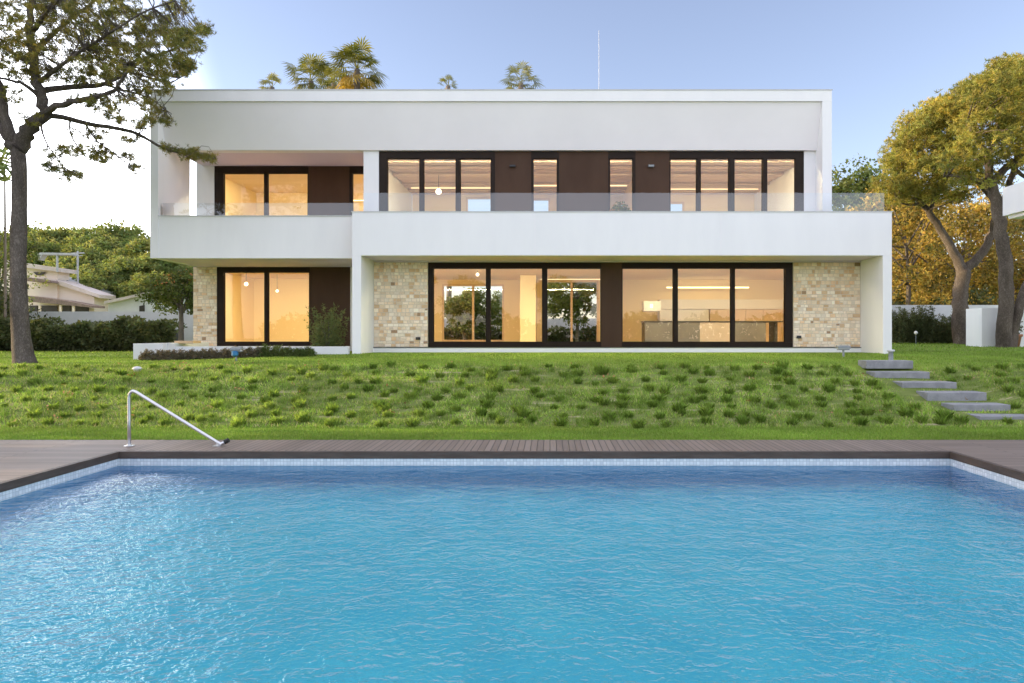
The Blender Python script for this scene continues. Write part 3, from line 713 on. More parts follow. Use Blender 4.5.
B(X(650, 25.7), X(653, 25.7), 25.69, 25.698, Z(308, 25.7), Z(304, 25.7)).build('hood_light', 'led_soft', k)
def pendant(px, py, d, ztop, label, r=.07):
    x, y_, z = P(px, py, d); t = thing('pendant_lamp', (x, y_, z), label, 'lamp', 'lit pendant lamps inside the rooms')
    MB().lathe((x, y_, z), [(.01, -r), (r * .8, -r * .55), (r, 0), (r * .75, r * .6), (.012, r)], 14).build('bulb', 'bulb', t, smooth=True)
    MB().tube([(x, y_, z + r), (x, y_, ztop)], .008, 6).build('cord', 'dark', t)
pendant(246, 284, 25.4, 4.1, 'lit pendant bulb in the ground floor room beside the stone corner')
pendant(277, 291, 26.5, 4.1, 'smaller hanging bulb in the second ground floor pane from the stone corner', .05)
pendant(477.5, 274.5, 24.6, 4.06, 'round lit ceiling bulb in the living room above the garden view', .06)
pendant(438.5, 191.5, 25.0, 7.6, 'wide glowing lamp in the upper room behind three brown framed panes', .11)
# dining furniture in the upper loggia room
def chair(x, y, rz, label):
    t = thing('dining_chair', (x, y, 4.402), label, 'chair', 'chairs in the upper room behind the balcony')
    MB().box(x - .22, x + .22, y - .22, y + .22, 4.84, 4.88).build('seat', 'cab', t)
    MB().box(x - .22, x + .22, y + .18, y + .22, 4.9, 5.95).build('backrest', 'cab', t)
    for a in (-1, 1):
        for b in (-1, 1): MB().box(x + a * .19 - .02, x + a * .19 + .02, y + b * .19 - .02, y + b * .19 + .02, 4.404, 4.838).build('leg', 'cab', t)

# ------------------------------------------------------------------ garden wall, planting by the house
t = thing('planter_wall', (-11.2, 20, .9), 'low white planter wall at the stone corner of the villa', 'garden wall')
zt_ = Z(343.5, 20)
m = MB().box(X(133, 20), X(163, 20), 20, 20.22, .8, zt_).box(X(133, 20), X(133, 20) + .22, 20.222, 24.0, .8, zt_ - .002); m.build('wall', 'white2', t)
m = MB().box(X(163, 20) - .2, X(163, 20) + .02, 20.222, 20.6, .8, zt_ - .003); m.build('return', 'white2', t)
m = MB().box(X(163, 20) + .02, -6.1, 20.6, 20.8, .8, zt_ - .10); m.build('low_wall', 'white2', t)
B(X(174, 22), X(193, 22), 22, 22.5, zt_ - .02, zt_ + .06).build('timber_cap', 'cab', t)

def shrub(name, label, cat, base, rx, ry, h, n, Ln, leafm, group=None, kind='leaf', Wd=.012, upr=False, stems=True):
    t = thing(name, base, label, cat, group); b = np.array(base)
    if upr:   # upright stems dressed with needles
        ns = n // 26; a = rng.uniform(0, 2 * math.pi, ns); q = np.sqrt(rng.uniform(0, 1, ns))
        bs = b + np.stack([np.cos(a) * q * rx, np.sin(a) * q * ry, np.zeros(ns)], 1)
        tip = bs + np.stack([np.cos(a) * q * rx * .35, np.sin(a) * q * ry * .35, h * rng.uniform(.55, 1.05, ns)], 1) + rng.normal(size=(ns, 3)) * .05
        tt = rng.uniform(.05, 1, (ns, 26, 1)); pts = (bs[:, None] + (tip - bs)[:, None] * tt).reshape(-1, 3) + rng.normal(size=(ns * 26, 3)) * .03
        v, f, c = tufts(pts, 5, Ln, Wd, .5)
    else:
        d_ = unit(n); d_[:, 2] = np.abs(d_[:, 2]); q = rng.uniform(.35, 1, (n, 1)) ** .6
        lump = 1 + .22 * np.sin(d_[:, :1] * 7 + b[0] * 3) * np.sin(d_[:, 1:2] * 6 + b[0])
        pts = b + d_ * q * lump * np.array([rx, ry, h])
        v, f, c = leaves(pts, Ln) if kind == 'leaf' else tufts(pts, 6, Ln, Wd, .4)
    raw_mesh('foliage', v, f, leafm, t, col=c)
    if stems:
        m = MB()
        for k in range(5):
            a = 2 * math.pi * k / 5; m.tube(limb(b + np.array([0, 0, -.05]), b + np.array([math.cos(a) * rx * .5, math.sin(a) * ry * .5, h * .7]), 0, .1, 4), taper(.03, .008, 5), 5)
        m.build('stems', 'bark_d', t)
    return t
bx_, by_ = X(328, 22.2), 22.2
shrub('rosemary_bush', 'upright dark green bush growing against the brown panel near the white column', 'bush', (bx_, by_, float(H(bx_, by_))), .46, .36, 1.42, 1500, .085, 'rosemary', upr=True, Wd=.014)
# row of low plants in front of the low wall
for i in range(16):
    px = 150 + i * 10.6; d_ = 19.55 + .02 * i; x = X(px, d_) + rng.normal() * .04
    z = float(H(x, d_)) - .02; green = px > 262
    shrub('low_plant', ('small bright green bedding plant in the row below the lit ground floor window' if green else 'low brownish lavender plant in the row along the planter wall'),
          'plant', (x, d_, z), .24, .2, .30 if not green else .30 - .05 * math.sin(i), 420, .06, 'leaf_mid' if green else 'leaf_olive', 'green bedding plants below the window' if green else 'lavender plants along the planter wall', 'tuft', .010, stems=False)

# garden spot lights
def floodlight(x, y, blue, tilt, label, s=1.0):
    z = float(H(x, y)) + (.10 if blue else .02); t = thing('garden_spotlight', (x, y, z), label, 'garden light')
    MB().tube([(x, y, z - .18), (x, y, z + .16 * s)], .03 * s, 8).build('stake', 'lampgrey', t)
    MB().box(x - .15 * s, x + .15 * s, y - .05, y + .07, z + .16 * s, z + .19 * s).build('bracket', 'lampgrey', t)
    a = .17 * s; dz = math.sin(tilt) * .11
    MB().prism([(x - a, y - .08, z + .20 * s), (x - a, y + .10, z + .20 * s + dz), (x - a, y + .10, z + .27 * s + dz), (x - a, y - .08, z + .27 * s)], (2 * a, 0, 0)).build('lamp_head', 'lampgrey', t, bevel=.008)
    if blue: MB().lathe((x, y - .07, z + .045), [(.03, -.04), (.085, 0), (.085, .08), (.05, .12)], 14).build('transformer', 'lampblue', t)
    return t
floodlight(X(236, 18.4), 18.4, True, .5, 'tilted garden spotlight with a blue housing in front of the planter wall', .85)
floodlight(X(843.5, 19.6), 19.6, False, .2, 'flat headed garden spotlight on a short stake below the stone cladding', 1.05)
x, y = X(891, 18.2), 18.2; z = float(H(x, y))
t = thing('bollard_light', (x, y, z), 'grey tapered bollard light standing by the top concrete step', 'garden light')
MB().lathe((x, y, z), [(.075, -.03), (.075, .01), (.062, .03), (.06, .22), (.08, .25)], 18).build('post', 'lampgrey', t, smooth=True)
MB().lathe((x, y, z), [(.095, .252), (.10, .28), (.085, .30)], 18).build('cap', 'coping', t)
x, y = X(137, 16.4), 16.4; z = float(H(x, y))
t = thing('ground_light', (x, y, z), 'small white dome light lying in the planted slope above the handrail', 'garden light')
MB().lathe((x, y, z + .04), [(.05, -.05), (.10, .02), (.11, .04), (.07, .075), (.015, .085)], 18).build('dome', 'coping', t, smooth=True)
MB().tube([(x, y, z - .05), (x, y, z + .04)], .03, 8).build('stake', 'lampgrey', t)

# ------------------------------------------------------------------ concrete steps
st = [(858, 913.5, 16.9, 359.2, 'first'), (866, 930, 16.18, 370.5, 'second'), (892, 957, 15.46, 380.8, 'third'), (916, 987, 14.74, 391.0, 'fourth'), (941, 1011, 14.02, 403.3, 'fifth'), (966, 1036, 13.3, 414.8, 'lowest')]
for a, b, d_, py, nm in st:
    x0, x1 = X(a, d_ + .46), X(b, d_); z = Z(py + 1.5, d_)
    lab = {'first': 'topmost grey concrete step beside the bollard light', 'lowest': 'lowest concrete slab step lying almost flush with the lawn'}.get(nm, f'{nm} concrete slab step from the top of the garden flight')
    s = MB().box(x0, x1, d_, d_ + .46, z - .20, z).build('garden_step', 'concrete', None, (x0, d_, z - .2), bevel=.012)
    tag(s, lab, 'step', 'concrete steps up the lawn slope')

# ------------------------------------------------------------------ grass
def field(n, xr, yr, hgt, wid, cols, dens=None, lean=.45):
    y = rng.uniform(yr[0], yr[1], n); x = rng.uniform(xr[0], xr[1], n)
    keep = np.abs(x + y * .0556) < y * .80     # roughly what can be seen, plus a margin
    house_ = (x > -12.7) & (x < 10.4) & (y > 21.0); keep &= ~house_
    keep &= ~((x > -12.2) & (x < -10.9) & (y > 19.95) & (y < 21)) & ~((x > -12.3) & (x < -6) & (y > 20.5))
    for a, b, d_, py, nm in st: keep &= ~((x > X(a, d_) - .02) & (x < X(b, d_) + .02) & (y > d_ - .16) & (y < d_ + .48))
    if dens is not None: keep &= rng.uniform(0, 1, n) < dens(x, y)
    x, y = x[keep], y[keep]; n = len(x); z = H(x, y) - .015
    c = np.stack([x, y, z], 1); a = rng.uniform(0, 2 * math.pi, n)
    side = np.stack([np.cos(a), np.sin(a), np.zeros(n)], 1)
    d_ = rng.normal(size=(n, 3)) * lean; d_[:, 2] = 1; d_ /= np.linalg.norm(d_, axis=1, keepdims=True)
    h = hgt * rng.uniform(.55, 1.3, (n, 1)); wv = wid * rng.uniform(.6, 1.3, (n, 1))
    v = np.stack([c - side * wv, c + side * wv, c + d_ * h], 1).reshape(-1, 3)
    f = np.arange(n * 3).reshape(-1, 3)
    k = rng.integers(0, len(cols), n); cc = np.array(cols)[k] * rng.uniform(.75, 1.25, (n, 1))
    # broad tone patches
    cc = cc * (1 + .16 * np.sin(x * .9 + 1.3 * np.sin(y * .7)) * np.sin(y * 1.3 + x * .35))[:, None]
    return v, f, np.repeat(cc, 3, axis=0)
def merge(parts):
    vs, fs, cs, n = [], [], [], 0
    for v, f, c in parts: vs.append(v); fs.append(f + n); cs.append(c); n += len(v)
    return np.vstack(vs), np.vstack(fs), np.vstack(cs)
mown = [(.20, .335, .045), (.235, .365, .052), (.175, .30, .04), (.28, .36, .075)]
wild = [(.31, .50, .066), (.35, .54, .076), (.25, .41, .056), (.42, .48, .12), (.55, .50, .24)]
def slope_d(x, y):
    p = np.sin(x * 2.3 + 1.7 * np.sin(y * 3.1)) * np.sin(y * 17.0 + 1.6 * np.sin(x * 1.1)) + .5 * np.sin(x * 5.1 - y * 4.0)
    return np.clip(.72 + .62 * p - .25 * (x > -7) * (p < -.3), .03, 1)
parts = [field(95000, (-12, 12), (11.38, 12.9), .045, .006, mown), field(185000, (-16, 16), (12.8, 17.1), .085, .0075, wild, slope_d, .7),
         field(110000, (-20, 20), (16.9, 22), .045, .009, mown), field(70000, (-32, 32), (21, 40), .07, .015, mown)]
# wilder little clumps between the planted ones
nc = 900; cy_ = rng.uniform(12.95, 16.9, nc); cx_ = rng.uniform(-14, 13, nc); kb = 34
bx0 = np.repeat(cx_, kb) + rng.normal(size=nc * kb) * .055; by0 = np.repeat(cy_, kb) + rng.normal(size=nc * kb) * .055
ok = np.ones(len(bx0), bool)
for a, b, d_, py, nm in st: ok &= ~((bx0 > X(a, d_) - .1) & (bx0 < X(b, d_) + .05) & (by0 > d_ - .2) & (by0 < d_ + .5))
ct_ = np.repeat(rng.uniform(.55, 1.05, nc), kb)[ok]; bx0, by0 = bx0[ok], by0[ok]; nb = len(bx0)
cen = np.stack([bx0, by0, H(bx0, by0) - .01], 1); an = rng.uniform(0, 6.283, nb); sd_ = np.stack([np.cos(an), np.sin(an), np.zeros(nb)], 1)
dd_ = rng.normal(size=(nb, 3)) * .4; dd_[:, 2] = 1; dd_ /= np.linalg.norm(dd_, axis=1, keepdims=True)
vv = np.stack([cen - sd_ * .005, cen + sd_ * .005, cen + dd_ * rng.uniform(.07, .17, (nb, 1))], 1).reshape(-1, 3)
parts.append((vv, np.arange(nb * 3).reshape(-1, 3), np.repeat(np.array([[.24, .37, .06]]) * (ct_ * rng.uniform(.8, 1.2, nb))[:, None], 3, axis=0)))
v, f, c = merge(parts)
gr = raw_mesh('lawn_grass', v, f, 'grass', col=c); tag(gr, 'short green grass covering the lawn and the planted slope', 'grass', kind='stuff')
# fallen leaves
n = 120; x = rng.uniform(-12, 12, n); y = rng.uniform(13, 17.2, n); k = (x < -3) | (rng.uniform(size=n) < .25); x, y = x[k], y[k]
pts = np.stack([x, y, H(x, y) + .05], 1); pts = np.repeat(pts, 6, axis=0) + rng.normal(size=(len(pts) * 6, 3)) * np.array([.09, .07, .012])
v, f, c = leaves(pts, .06, 1.5); o = raw_mesh('fallen_leaves', v, f, 'deadleaf', col=c); tag(o, 'scattered orange fallen leaves on the planted slope', 'leaves', kind='stuff')

# planted tufts on the slope: four meshes, copied
protos = []
for q in range(5):
    n = 300; a = rng.uniform(0, 2 * math.pi, n); rr = np.sqrt(rng.uniform(0, 1, n)) * .12
    b = np.stack([np.cos(a) * rr, np.sin(a) * rr, np.full(n, -.02)], 1)
    a2 = a + rng.normal(size=n) * .9; out = np.stack([np.cos(a2), np.sin(a2), np.zeros(n)], 1) * np.abs(rng.normal(size=(n, 1))) * .32
    d_ = out + np.array([0, 0, 1.0]); d_ /= np.linalg.norm(d_, axis=1, keepdims=True)
    h = rng.uniform(.08, .32, (n, 1)) * (1 - .5 * rr[:, None] / .12); sd = np.stack([-np.sin(a2), np.cos(a2), np.zeros(n)], 1); wv = .0027
    mid = b + d_ * h * .6; tip = b + d_ * h + out * h * .3 - np.array([0, 0, .025])
    v = np.stack([b - sd * wv, b + sd * wv, mid + sd * wv, tip, mid - sd * wv], 1).reshape(-1, 3); f = np.arange(n * 5).reshape(-1, 5)
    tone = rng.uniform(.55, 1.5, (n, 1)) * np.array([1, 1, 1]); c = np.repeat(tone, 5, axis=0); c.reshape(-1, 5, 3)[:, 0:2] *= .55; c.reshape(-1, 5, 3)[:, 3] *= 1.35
    protos.append((v, f, c))
tl = 'clump of dark green grass planted in rows on the slope'
meshes = []; cnt = 0
rowsy = [13.05, 13.5, 13.95, 14.45, 14.95, 15.5, 16.05, 16.6]
for r_, yy in enumerate(rowsy):
    x = -yy * .83 + (r_ % 2) * .3
    while x < yy * .73:
        px_ = x + rng.normal() * .12; py_ = yy + rng.normal() * .09
        on_step = any(X(a, d_) - .1 < px_ < X(b, d_) + .1 and d_ - .15 < py_ < d_ + .55 for a, b, d_, q1, q2 in st)
        x += .60 + rng.uniform(-.12, .16)
        if on_step or cnt > 296 or rng.uniform() < .02: continue
        q = int(rng.integers(0, 5))
        if len(meshes) <= q or meshes[q] is None:
            while len(meshes) <= q: meshes.append(None)
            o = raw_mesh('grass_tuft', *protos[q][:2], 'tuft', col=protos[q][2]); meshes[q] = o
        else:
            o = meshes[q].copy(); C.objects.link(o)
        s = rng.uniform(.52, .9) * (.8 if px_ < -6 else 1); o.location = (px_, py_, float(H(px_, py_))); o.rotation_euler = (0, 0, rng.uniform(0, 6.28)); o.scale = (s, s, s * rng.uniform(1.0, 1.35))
        tag(o, tl, 'grass tuft', 'grass tufts planted in rows on the slope'); cnt += 1
    
# ------------------------------------------------------------------ big pine at the corner of the lawn
DP = 18.0
bz = float(H(X(23, DP), DP))
t = thing('pine_tree', (X(23, DP), DP, bz), 'tall rough barked pine with a forked trunk standing before the dark hedge', 'tree')
def PT(px, py, dy=0): return P(px, py, DP + dy)
branches = [
    ([(25, 366, 0), (22, 348, 0), (19, 310, 0), (18, 260, 0), (19, 210, .0), (19, 170, 0), (17, 146, 0)], .40, .24),
    ([(17, 148, 0), (10, 138, .2), (0, 128, .4), (-14, 112, .8), (-40, 90, 1.4)], .17, .07),
    ([(14, 143, 0), (6, 122, -.1), (2, 98, -.2), (-6, 72, -.4), (-10, 40, -.5), (-5, 0, -.8)], .15, .05),
    ([(18, 150, 0), (25, 134, -.05), (34, 124, -.1), (43, 114, -.1), (41, 100, -.1), (37, 84, 0), (34, 60, .2), (30, 30, .3), (32, 0, .4), (36, -50, .5)], .21, .06),
    ([(42, 114, -.1), (56, 106, -.3), (72, 102, -.6), (92, 98, -.8), (110, 92, -.9), (122, 80, -1.0), (128, 66, -1.1)], .10, .03),
    ([(42, 116, -.1), (62, 117, .3), (90, 124, .6), (115, 128, .8), (138, 134, 1.0), (158, 145, 1.2), (175, 152, 1.2), (200, 155, 1.2), (214, 158, 1.2)], .085, .015),
    ([(38, 92, 0), (58, 88, .4), (84, 86, .7), (104, 84, .9), (125, 72, 1.2), (150, 56, 1.4), (178, 48, 1.6), (198, 30, 1.7)], .095, .02),
    ([(37, 82, 0), (60, 66, -.6), (84, 48, -1.0), (108, 34, -1.3), (140, 14, -1.5), (175, 0, -1.6)], .06, .015),
    ([(35, 66, .1), (20, 58, .5), (0, 46, .9), (-30, 40, 1.2)], .07, .02),
    ([(34, 52, .2), (50, 36, .6), (70, 20, 1.1), (95, 0, 1.4), (120, -30, 1.6)], .075, .02),
    ([(40, 98, -.1), (24, 84, -.5), (8, 80, -.8), (-20, 74, -1.2)], .06, .02),
    ([(33, 30, .3), (50, 8, -.2), (74, -20, -.6), (95, -60, -.8)], .07, .02),
    ([(70, 118, .4), (70, 132, .5), (78, 148, .5), (88, 160, .4)], .03, .008),
    ([(40, 122, -.1), (45, 140, -.3), (55, 156, -.4), (66, 172, -.5)], .03, .008),
    ([(84, 122, .6), (96, 140, .7), (112, 152, .8), (128, 166, .8)], .028, .007),
    ([(128, 72, 1.2), (150, 78, 1.0), (172, 82, .9), (190, 70, .8)], .035, .01),
    ([(104, 84, .9), (130, 92, .6), (150, 98, .4), (166, 110, .2)], .035, .01),
]
m = MB(); allpts = []
for pts, r0, r1 in branches:
    p3 = [np.array(PT(*q)) for q in pts]
    # resample smoothly
    out = []
    for i in range(len(p3) - 1):
        p0 = p3[max(i - 1, 0)]; p1 = p3[i]; p2 = p3[i + 1]; p4 = p3[min(i + 2, len(p3) - 1)]
        for u in (0, .34, .67):
            out.append(.5 * ((2 * p1) + (-p0 + p2) * u + (2 * p0 - 5 * p1 + 4 * p2 - p4) * u * u + (-p0 + 3 * p1 - 3 * p2 + p4) * u ** 3))
    out.append(p3[-1]); n = len(out)
    if r0 > .3:
        rad = [(.10 * math.exp(-i * .45) + .215 - .045 * min(1, i / 12)) * rng.uniform(.96, 1.05) for i in range(n)]
    else:
        rad = taper(r0, r1, n); out = [p + rng.normal(size=3) * r1 * .5 for p in out]; allpts += [tuple(p) for p in out[2:]]
    m.tube(out, rad, 12 if r0 > .15 else 7)
allp = np.array(allpts)
blobs = [(20, 10, 60, 22, 46), (80, 12, 50, 22, 46), (130, 28, 40, 22, 42), (60, 45, 60, 18, 46), (112, 58, 42, 18, 40), (5, 52, 40, 18, 24), (160, 30, 28, 18, 26), (184, 42, 18, 14, 17), (168, 66, 26, 13, 24),
         (152, 84, 24, 11, 20), (184, 64, 12, 9, 10), (95, 76, 32, 11, 22), (40, 72, 32, 10, 15), (6, 96, 22, 10, 8), (134, 100, 20, 7, 9), (102, 106, 15, 7, 7), (144, 124, 12, 7, 7), (114, 118, 12, 6, 6), (95, 150, 16, 6, 8),
         (112, 158, 22, 6, 10), (60, 152, 22, 6, 9), (72, 176, 12, 5, 7), (52, 166, 10, 5, 5), (134, 168, 10, 4, 4), (190, 154, 12, 5, 9), (210, 158, 8, 3, 5), (203, 30, 8, 6, 6), (178, 6, 16, 10, 9), (152, 108, 10, 5, 5), (170, 148, 8, 5, 4),
         (40, -30, 80, 26, 50), (120, -20, 60, 22, 36), (-30, 20, 40, 40, 30), (30, 120, 14, 6, 3), (88, 134, 20, 6, 7), (128, 138, 10, 5, 4), (160, 120, 9, 6, 5), (85, 100, 20, 6, 8)]
cc = []
for px, py, rx, ry, n in blobs:
    n = int(n * (3.5 if py < 75 else 2.7))
    a = rng.uniform(0, 2 * math.pi, n); q = np.sqrt(rng.uniform(0, 1, n))
    spread = 1.7 if py < 70 else .7
    for i in range(n):
        qx = px + rx * q[i] * math.cos(a[i]); qy = py + ry * q[i] * math.sin(a[i])
        p = np.array(P(qx, qy, DP + .3))
        near = allp[np.argmin(np.abs(allp[:, 0] - p[0]) + np.abs(allp[:, 2] - p[2]))]
        dy = near[1] - (DP + .3) + rng.normal() * spread * .6
        cc.append(np.array(P(qx, qy, DP + .3 + dy)))
cc = np.array(cc)
for p in cc:
    near = allp[np.argmin(np.linalg.norm(allp - p, axis=1))]
    if np.linalg.norm(near - p) < 1.0: m.tube(limb(near, p, .04, .2, 3), [.011, .008, .006, .004], 4, False)
m.build('trunk', 'bark', t, smooth=True)
pts = clump_points(cc, .155 * rng.uniform(.5, 1.5, len(cc)), 7, .7, .2)
v, f, c = tufts(pts, 15, .095, .0075, .3, var=.45); raw_mesh('crown', v, f, 'pine', t, col=c)

# ------------------------------------------------------------------ pines beside the villa
DR = 29.5
def path3(pts, d):
    p3 = [np.array(P(q[0], q[1], d + (q[2] if len(q) > 2 else 0))) for q in pts]; out = []
    for i in range(len(p3) - 1):
        p0 = p3[max(i - 1, 0)]; p1 = p3[i]; p2 = p3[i + 1]; p4 = p3[min(i + 2, len(p3) - 1)]
        for u in (0, .34, .67): out.append(.5 * ((2 * p1) + (-p0 + p2) * u + (2 * p0 - 5 * p1 + 4 * p2 - p4) * u * u + (-p0 + 3 * p1 - 3 * p2 + p4) * u ** 3))
    out.append(p3[-1]); return out
def pine_beside(label, d, limbs, crown_blobs, leafm, tuftn, seedfrac=1.0):
    base = P(*limbs[0][0][0][:2], d); t = thing('umbrella_pine', (base[0], d, float(H(base[0], d))), label, 'tree')
    m = MB(); tips = []
    for pts, r0, r1 in limbs:
        o = path3(pts, d); n = len(o); rad = taper(r0, r1, n)
        if r0 > .28: rad[0] *= 1.25; rad[1] *= 1.1
        o = [p + rng.normal(size=3) * min(r1 * .25, .03) for p in o]
        m.tube(o, rad, 11 if r0 > .15 else 7); tips += o[len(o) // 2:]
    tips = np.array(tips); cc = []
    for px, py, rx, ry, n, dep in crown_blobs:
        for i in range(int(n * 1.6)):
            a = rng.uniform(0, 6.283); q = math.sqrt(rng.uniform()); cc.append(P(px + rx * q * math.cos(a), py + ry * q * math.sin(a), d + rng.uniform(-dep, dep)))
    cc = np.array(cc)
    for k in rng.integers(0, len(cc), 90):
        near = tips[np.argmin(np.linalg.norm(tips - cc[k], axis=1))]; m.tube(limb(near, cc[k], .05, .2, 4), taper(.035, .01, 5), 5)
    m.build('trunk', 'bark_r', t, smooth=True)
    pts = clump_points(cc, .48 * rng.uniform(.6, 1.3, len(cc)), tuftn, .58, .45)
    v, f, c = tufts(pts, 11, .16, .018, .5, var=.3)
    tone = np.repeat(rng.uniform(.72, 1.25, len(cc)), tuftn); c = c * np.repeat(tone, len(c) // len(tone))[:, None]
    raw_mesh('crown', v, f, leafm, t, col=c); return t
limbsA = [([(962, 352), (961, 335), (960, 310), (961, 290), (963, 270)], .36, .28),
          ([(963, 274), (957, 258), (948, 243), (940, 228), (930, 214), (922, 203), (912, 190), (904, 178)], .24, .07),
          ([(963, 272), (974, 262), (985, 248), (992, 232), (998, 214, -.5), (1008, 190, -1), (1016, 165, -1), (1022, 130, -1)], .22, .10),
          ([(930, 214), (934, 200), (944, 186), (950, 172)], .10, .04), ([(1000, 210, -.5), (985, 190, 0), (970, 175, .5), (955, 150, 1)], .10, .04),
          ([(922, 203), (908, 205), (896, 200)], .07, .02)]
blA = [(948, 112, 22, 12, 26, 2.5), (966, 100, 22, 12, 22, 2.5), (925, 122, 16, 12, 18, 2), (900, 148, 14, 12, 16, 1.8), (905, 170, 22, 18, 26, 2.0), (900, 190, 18, 9, 14, 1.5), (925, 150, 28, 24, 46, 2.5), (950, 125, 30, 24, 52, 3), (960, 165, 34, 18, 44, 2.5), (975, 100, 28, 18, 40, 3), (930, 185, 24, 9, 20, 2), (915, 128, 16, 12, 16, 2), (940, 108, 18, 9, 16, 2), (885, 185, 10, 7, 9, 1.2), (910, 198, 22, 7, 14, 1.5), (945, 195, 26, 7, 14, 1.8), (893, 158, 9, 9, 8, 1.2)]
pine_beside('thick forked pine with one limb leaning towards the terrace end', DR, limbsA, blA, 'pine_gold', 16)
limbsB = [([(1004, 355), (1004, 335), (1007, 300), (1006, 270), (1002, 240), (998, 215), (994, 195), (991, 182)], .29, .19),
          ([(991, 184), (989, 168), (988, 155), (978, 140), (968, 122)], .17, .06), ([(991, 184), (1002, 172), (1016, 160), (1040, 145), (1070, 120)], .17, .07),
          ([(992, 188), (978, 180), (960, 176), (944, 176)], .12, .04), ([(988, 158), (996, 135), (1004, 110), (1010, 85)], .11, .04), ([(1010, 163), (1030, 180), (1060, 176)], .09, .04),
          ([(1010, 352), (1014, 330), (1020, 305), (1032, 275), (1050, 240), (1062, 190)], .22, .10)]
blB = [(1000, 95, 34, 22, 60, 3.5), (1030, 80, 40, 22, 60, 3.5), (985, 130, 30, 18, 34, 3), (1025, 125, 40, 20, 46, 3), (965, 160, 26, 13, 22, 2.5), (1010, 158, 26, 10, 14, 2.5), (1060, 110, 50, 40, 80, 3.5), (975, 182, 24, 5, 9, 2), (1055, 160, 30, 16, 26, 3), (1015, 66, 20, 7, 16, 2)]
pine_beside('pine with a steep curving trunk and broad sunlit crown by the white gate pier', 25.7, limbsB, blB, 'pine_gold', 16)

# ------------------------------------------------------------------ trees, walls and hedge behind, on the pine side
def gnd(x, y): return float(H(x, y))
gold = [(905, 192, 34, 3.0), (935, 190, 40, 3.4), (965, 195, 36, 3.0), (1000, 192, 41, 3.4), (1040, 200, 37, 3.2), (885, 215, 43, 3.2), (1075, 205, 42, 3.4)]
labs = ['golden leaved tree right behind the terrace end wall', 'golden tree seen through the fork of the thick pine', 'low golden tree between the two pine trunks', 'tall sunlit tree behind the curving pine trunk', 'yellow tree beneath the white neighbouring balcony', 'sunlit tree filling the gap beside the house corner', 'golden tree farthest along the boundary wall']
for (px, py, d_, r_), lb in zip(gold, labs):
    x = X(px, d_); z = gnd(x, d_); hh = Z(py - 8, d_) - z
    tree('broadleaf_tree', lb, 'tree', (x, d_, z), hh, (hh * .58, r_, r_, hh * .46), 120, .62, 75, 6, .19, .05, 'leaf_gold', low=-1.0, trunk_r=.16, leafy=True, group='golden trees behind the boundary wall')
for px, py, d_, r_, lb in ((848, 172, 46, 3.2, 'dark green tree rising behind the terrace balustrade'), (880, 174, 44, 3.0, 'dark tree between the terrace balustrade and the golden trees')):
    x = X(px, d_); z = gnd(x, d_); hh = Z(py - 5, d_) - z
    tree('broadleaf_tree', lb, 'tree', (x, d_, z), hh, (hh * .66, r_, r_, hh * .36), 130, .9, 90, 6, .26, .06, 'leaf_mid', low=-1, trunk_r=.2, leafy=True)
x0 = X(890, 29.5)
t = tag(MB().box(x0 - 2, 34, 31.8, 32.0, .9, Z(305, 31.8)).build('boundary_wall', 'white2', None, (x0, 31.8, .9)), 'long white rendered boundary wall behind the pines', 'wall')
m = MB().box(X(982, 26.3), 20.5, 26.3, 26.5, 1.0, Z(308, 26.3)).box(X(982, 26.3), X(982, 26.3) + .2, 26.502, 27.3, 1.0, Z(308, 26.3) - .002)
tag(m.build('garden_wall', 'white', None, (X(982, 26.3), 26.3, 1.0)), 'white wall corner standing behind the curving pine trunk', 'wall')
for i in range(6):
    px = 897 + i * 12.6; d_ = 30.6 + .15 * (i % 2); x = X(px, d_); z = gnd(x, d_)
    shrub('hedge_shrub', 'dark upright evergreen shrub in the row before the boundary wall', 'shrub', (x, d_, z), .42, .4, Z([309, 313, 307, 316, 322, 311][i], d_) - z, 2200, .10, 'leaf_dark', 'evergreen shrubs along the boundary wall', upr=True, Wd=.016)
x, d_ = X(1015, 26.05), 26.05; z = gnd(x, d_)
t = thing('flower_pot', (x, d_, z), 'brown terracotta pot with a small plant behind the leaning trunk', 'plant pot')
MB().lathe((x, d_, z), [(.15, 0), (.22, .38), (.26, .40), (.26, .48), (.20, .48), (.19, .42)], 20).build('pot', 'terracotta', t, smooth=True)
v, f, c = leaves(np.array([x, d_, z + .75]) + unit(500) * rng.uniform(.1, 1, (500, 1)) * np.array([.26, .26, .34]), .10); raw_mesh('foliage', v, f, 'leaf_dark', t, col=c)
x, d_ = X(916, 29.9), 29.9; z = gnd(x, d_)
t = thing('globe_light', (x, d_, z), 'little white globe light on a stake before the evergreen shrubs', 'garden light')
MB().lathe((x, d_, z + .48), [(.02, -.08), (.07, -.04), (.08, .0), (.06, .05), (.01, .08)], 14).build('globe', 'white', t, smooth=True); MB().tube([(x, d_, z - .05), (x, d_, z + .41)], .015, 6).build('stake', 'lampgrey', t)
n = 16000; hx = rng.uniform(13, 42, n); hy = rng.uniform(44, 56, n); q = rng.uniform(0, 1, n)
v, f, c = leaves(np.stack([hx, hy, 1.2 + q * (6.5 + 1.5 * np.sin(hx * .6) + np.sin(hx * 1.7))], 1), .55); o = raw_mesh('thicket', v, f, 'leaf_mid', col=c); tag(o, 'dense dark thicket behind the golden trees', 'undergrowth', kind='stuff')
n = 9000; hx = rng.uniform(12.5, 32, n); hy = rng.uniform(32.6, 33.6, n); q = rng.uniform(0, 1, n)
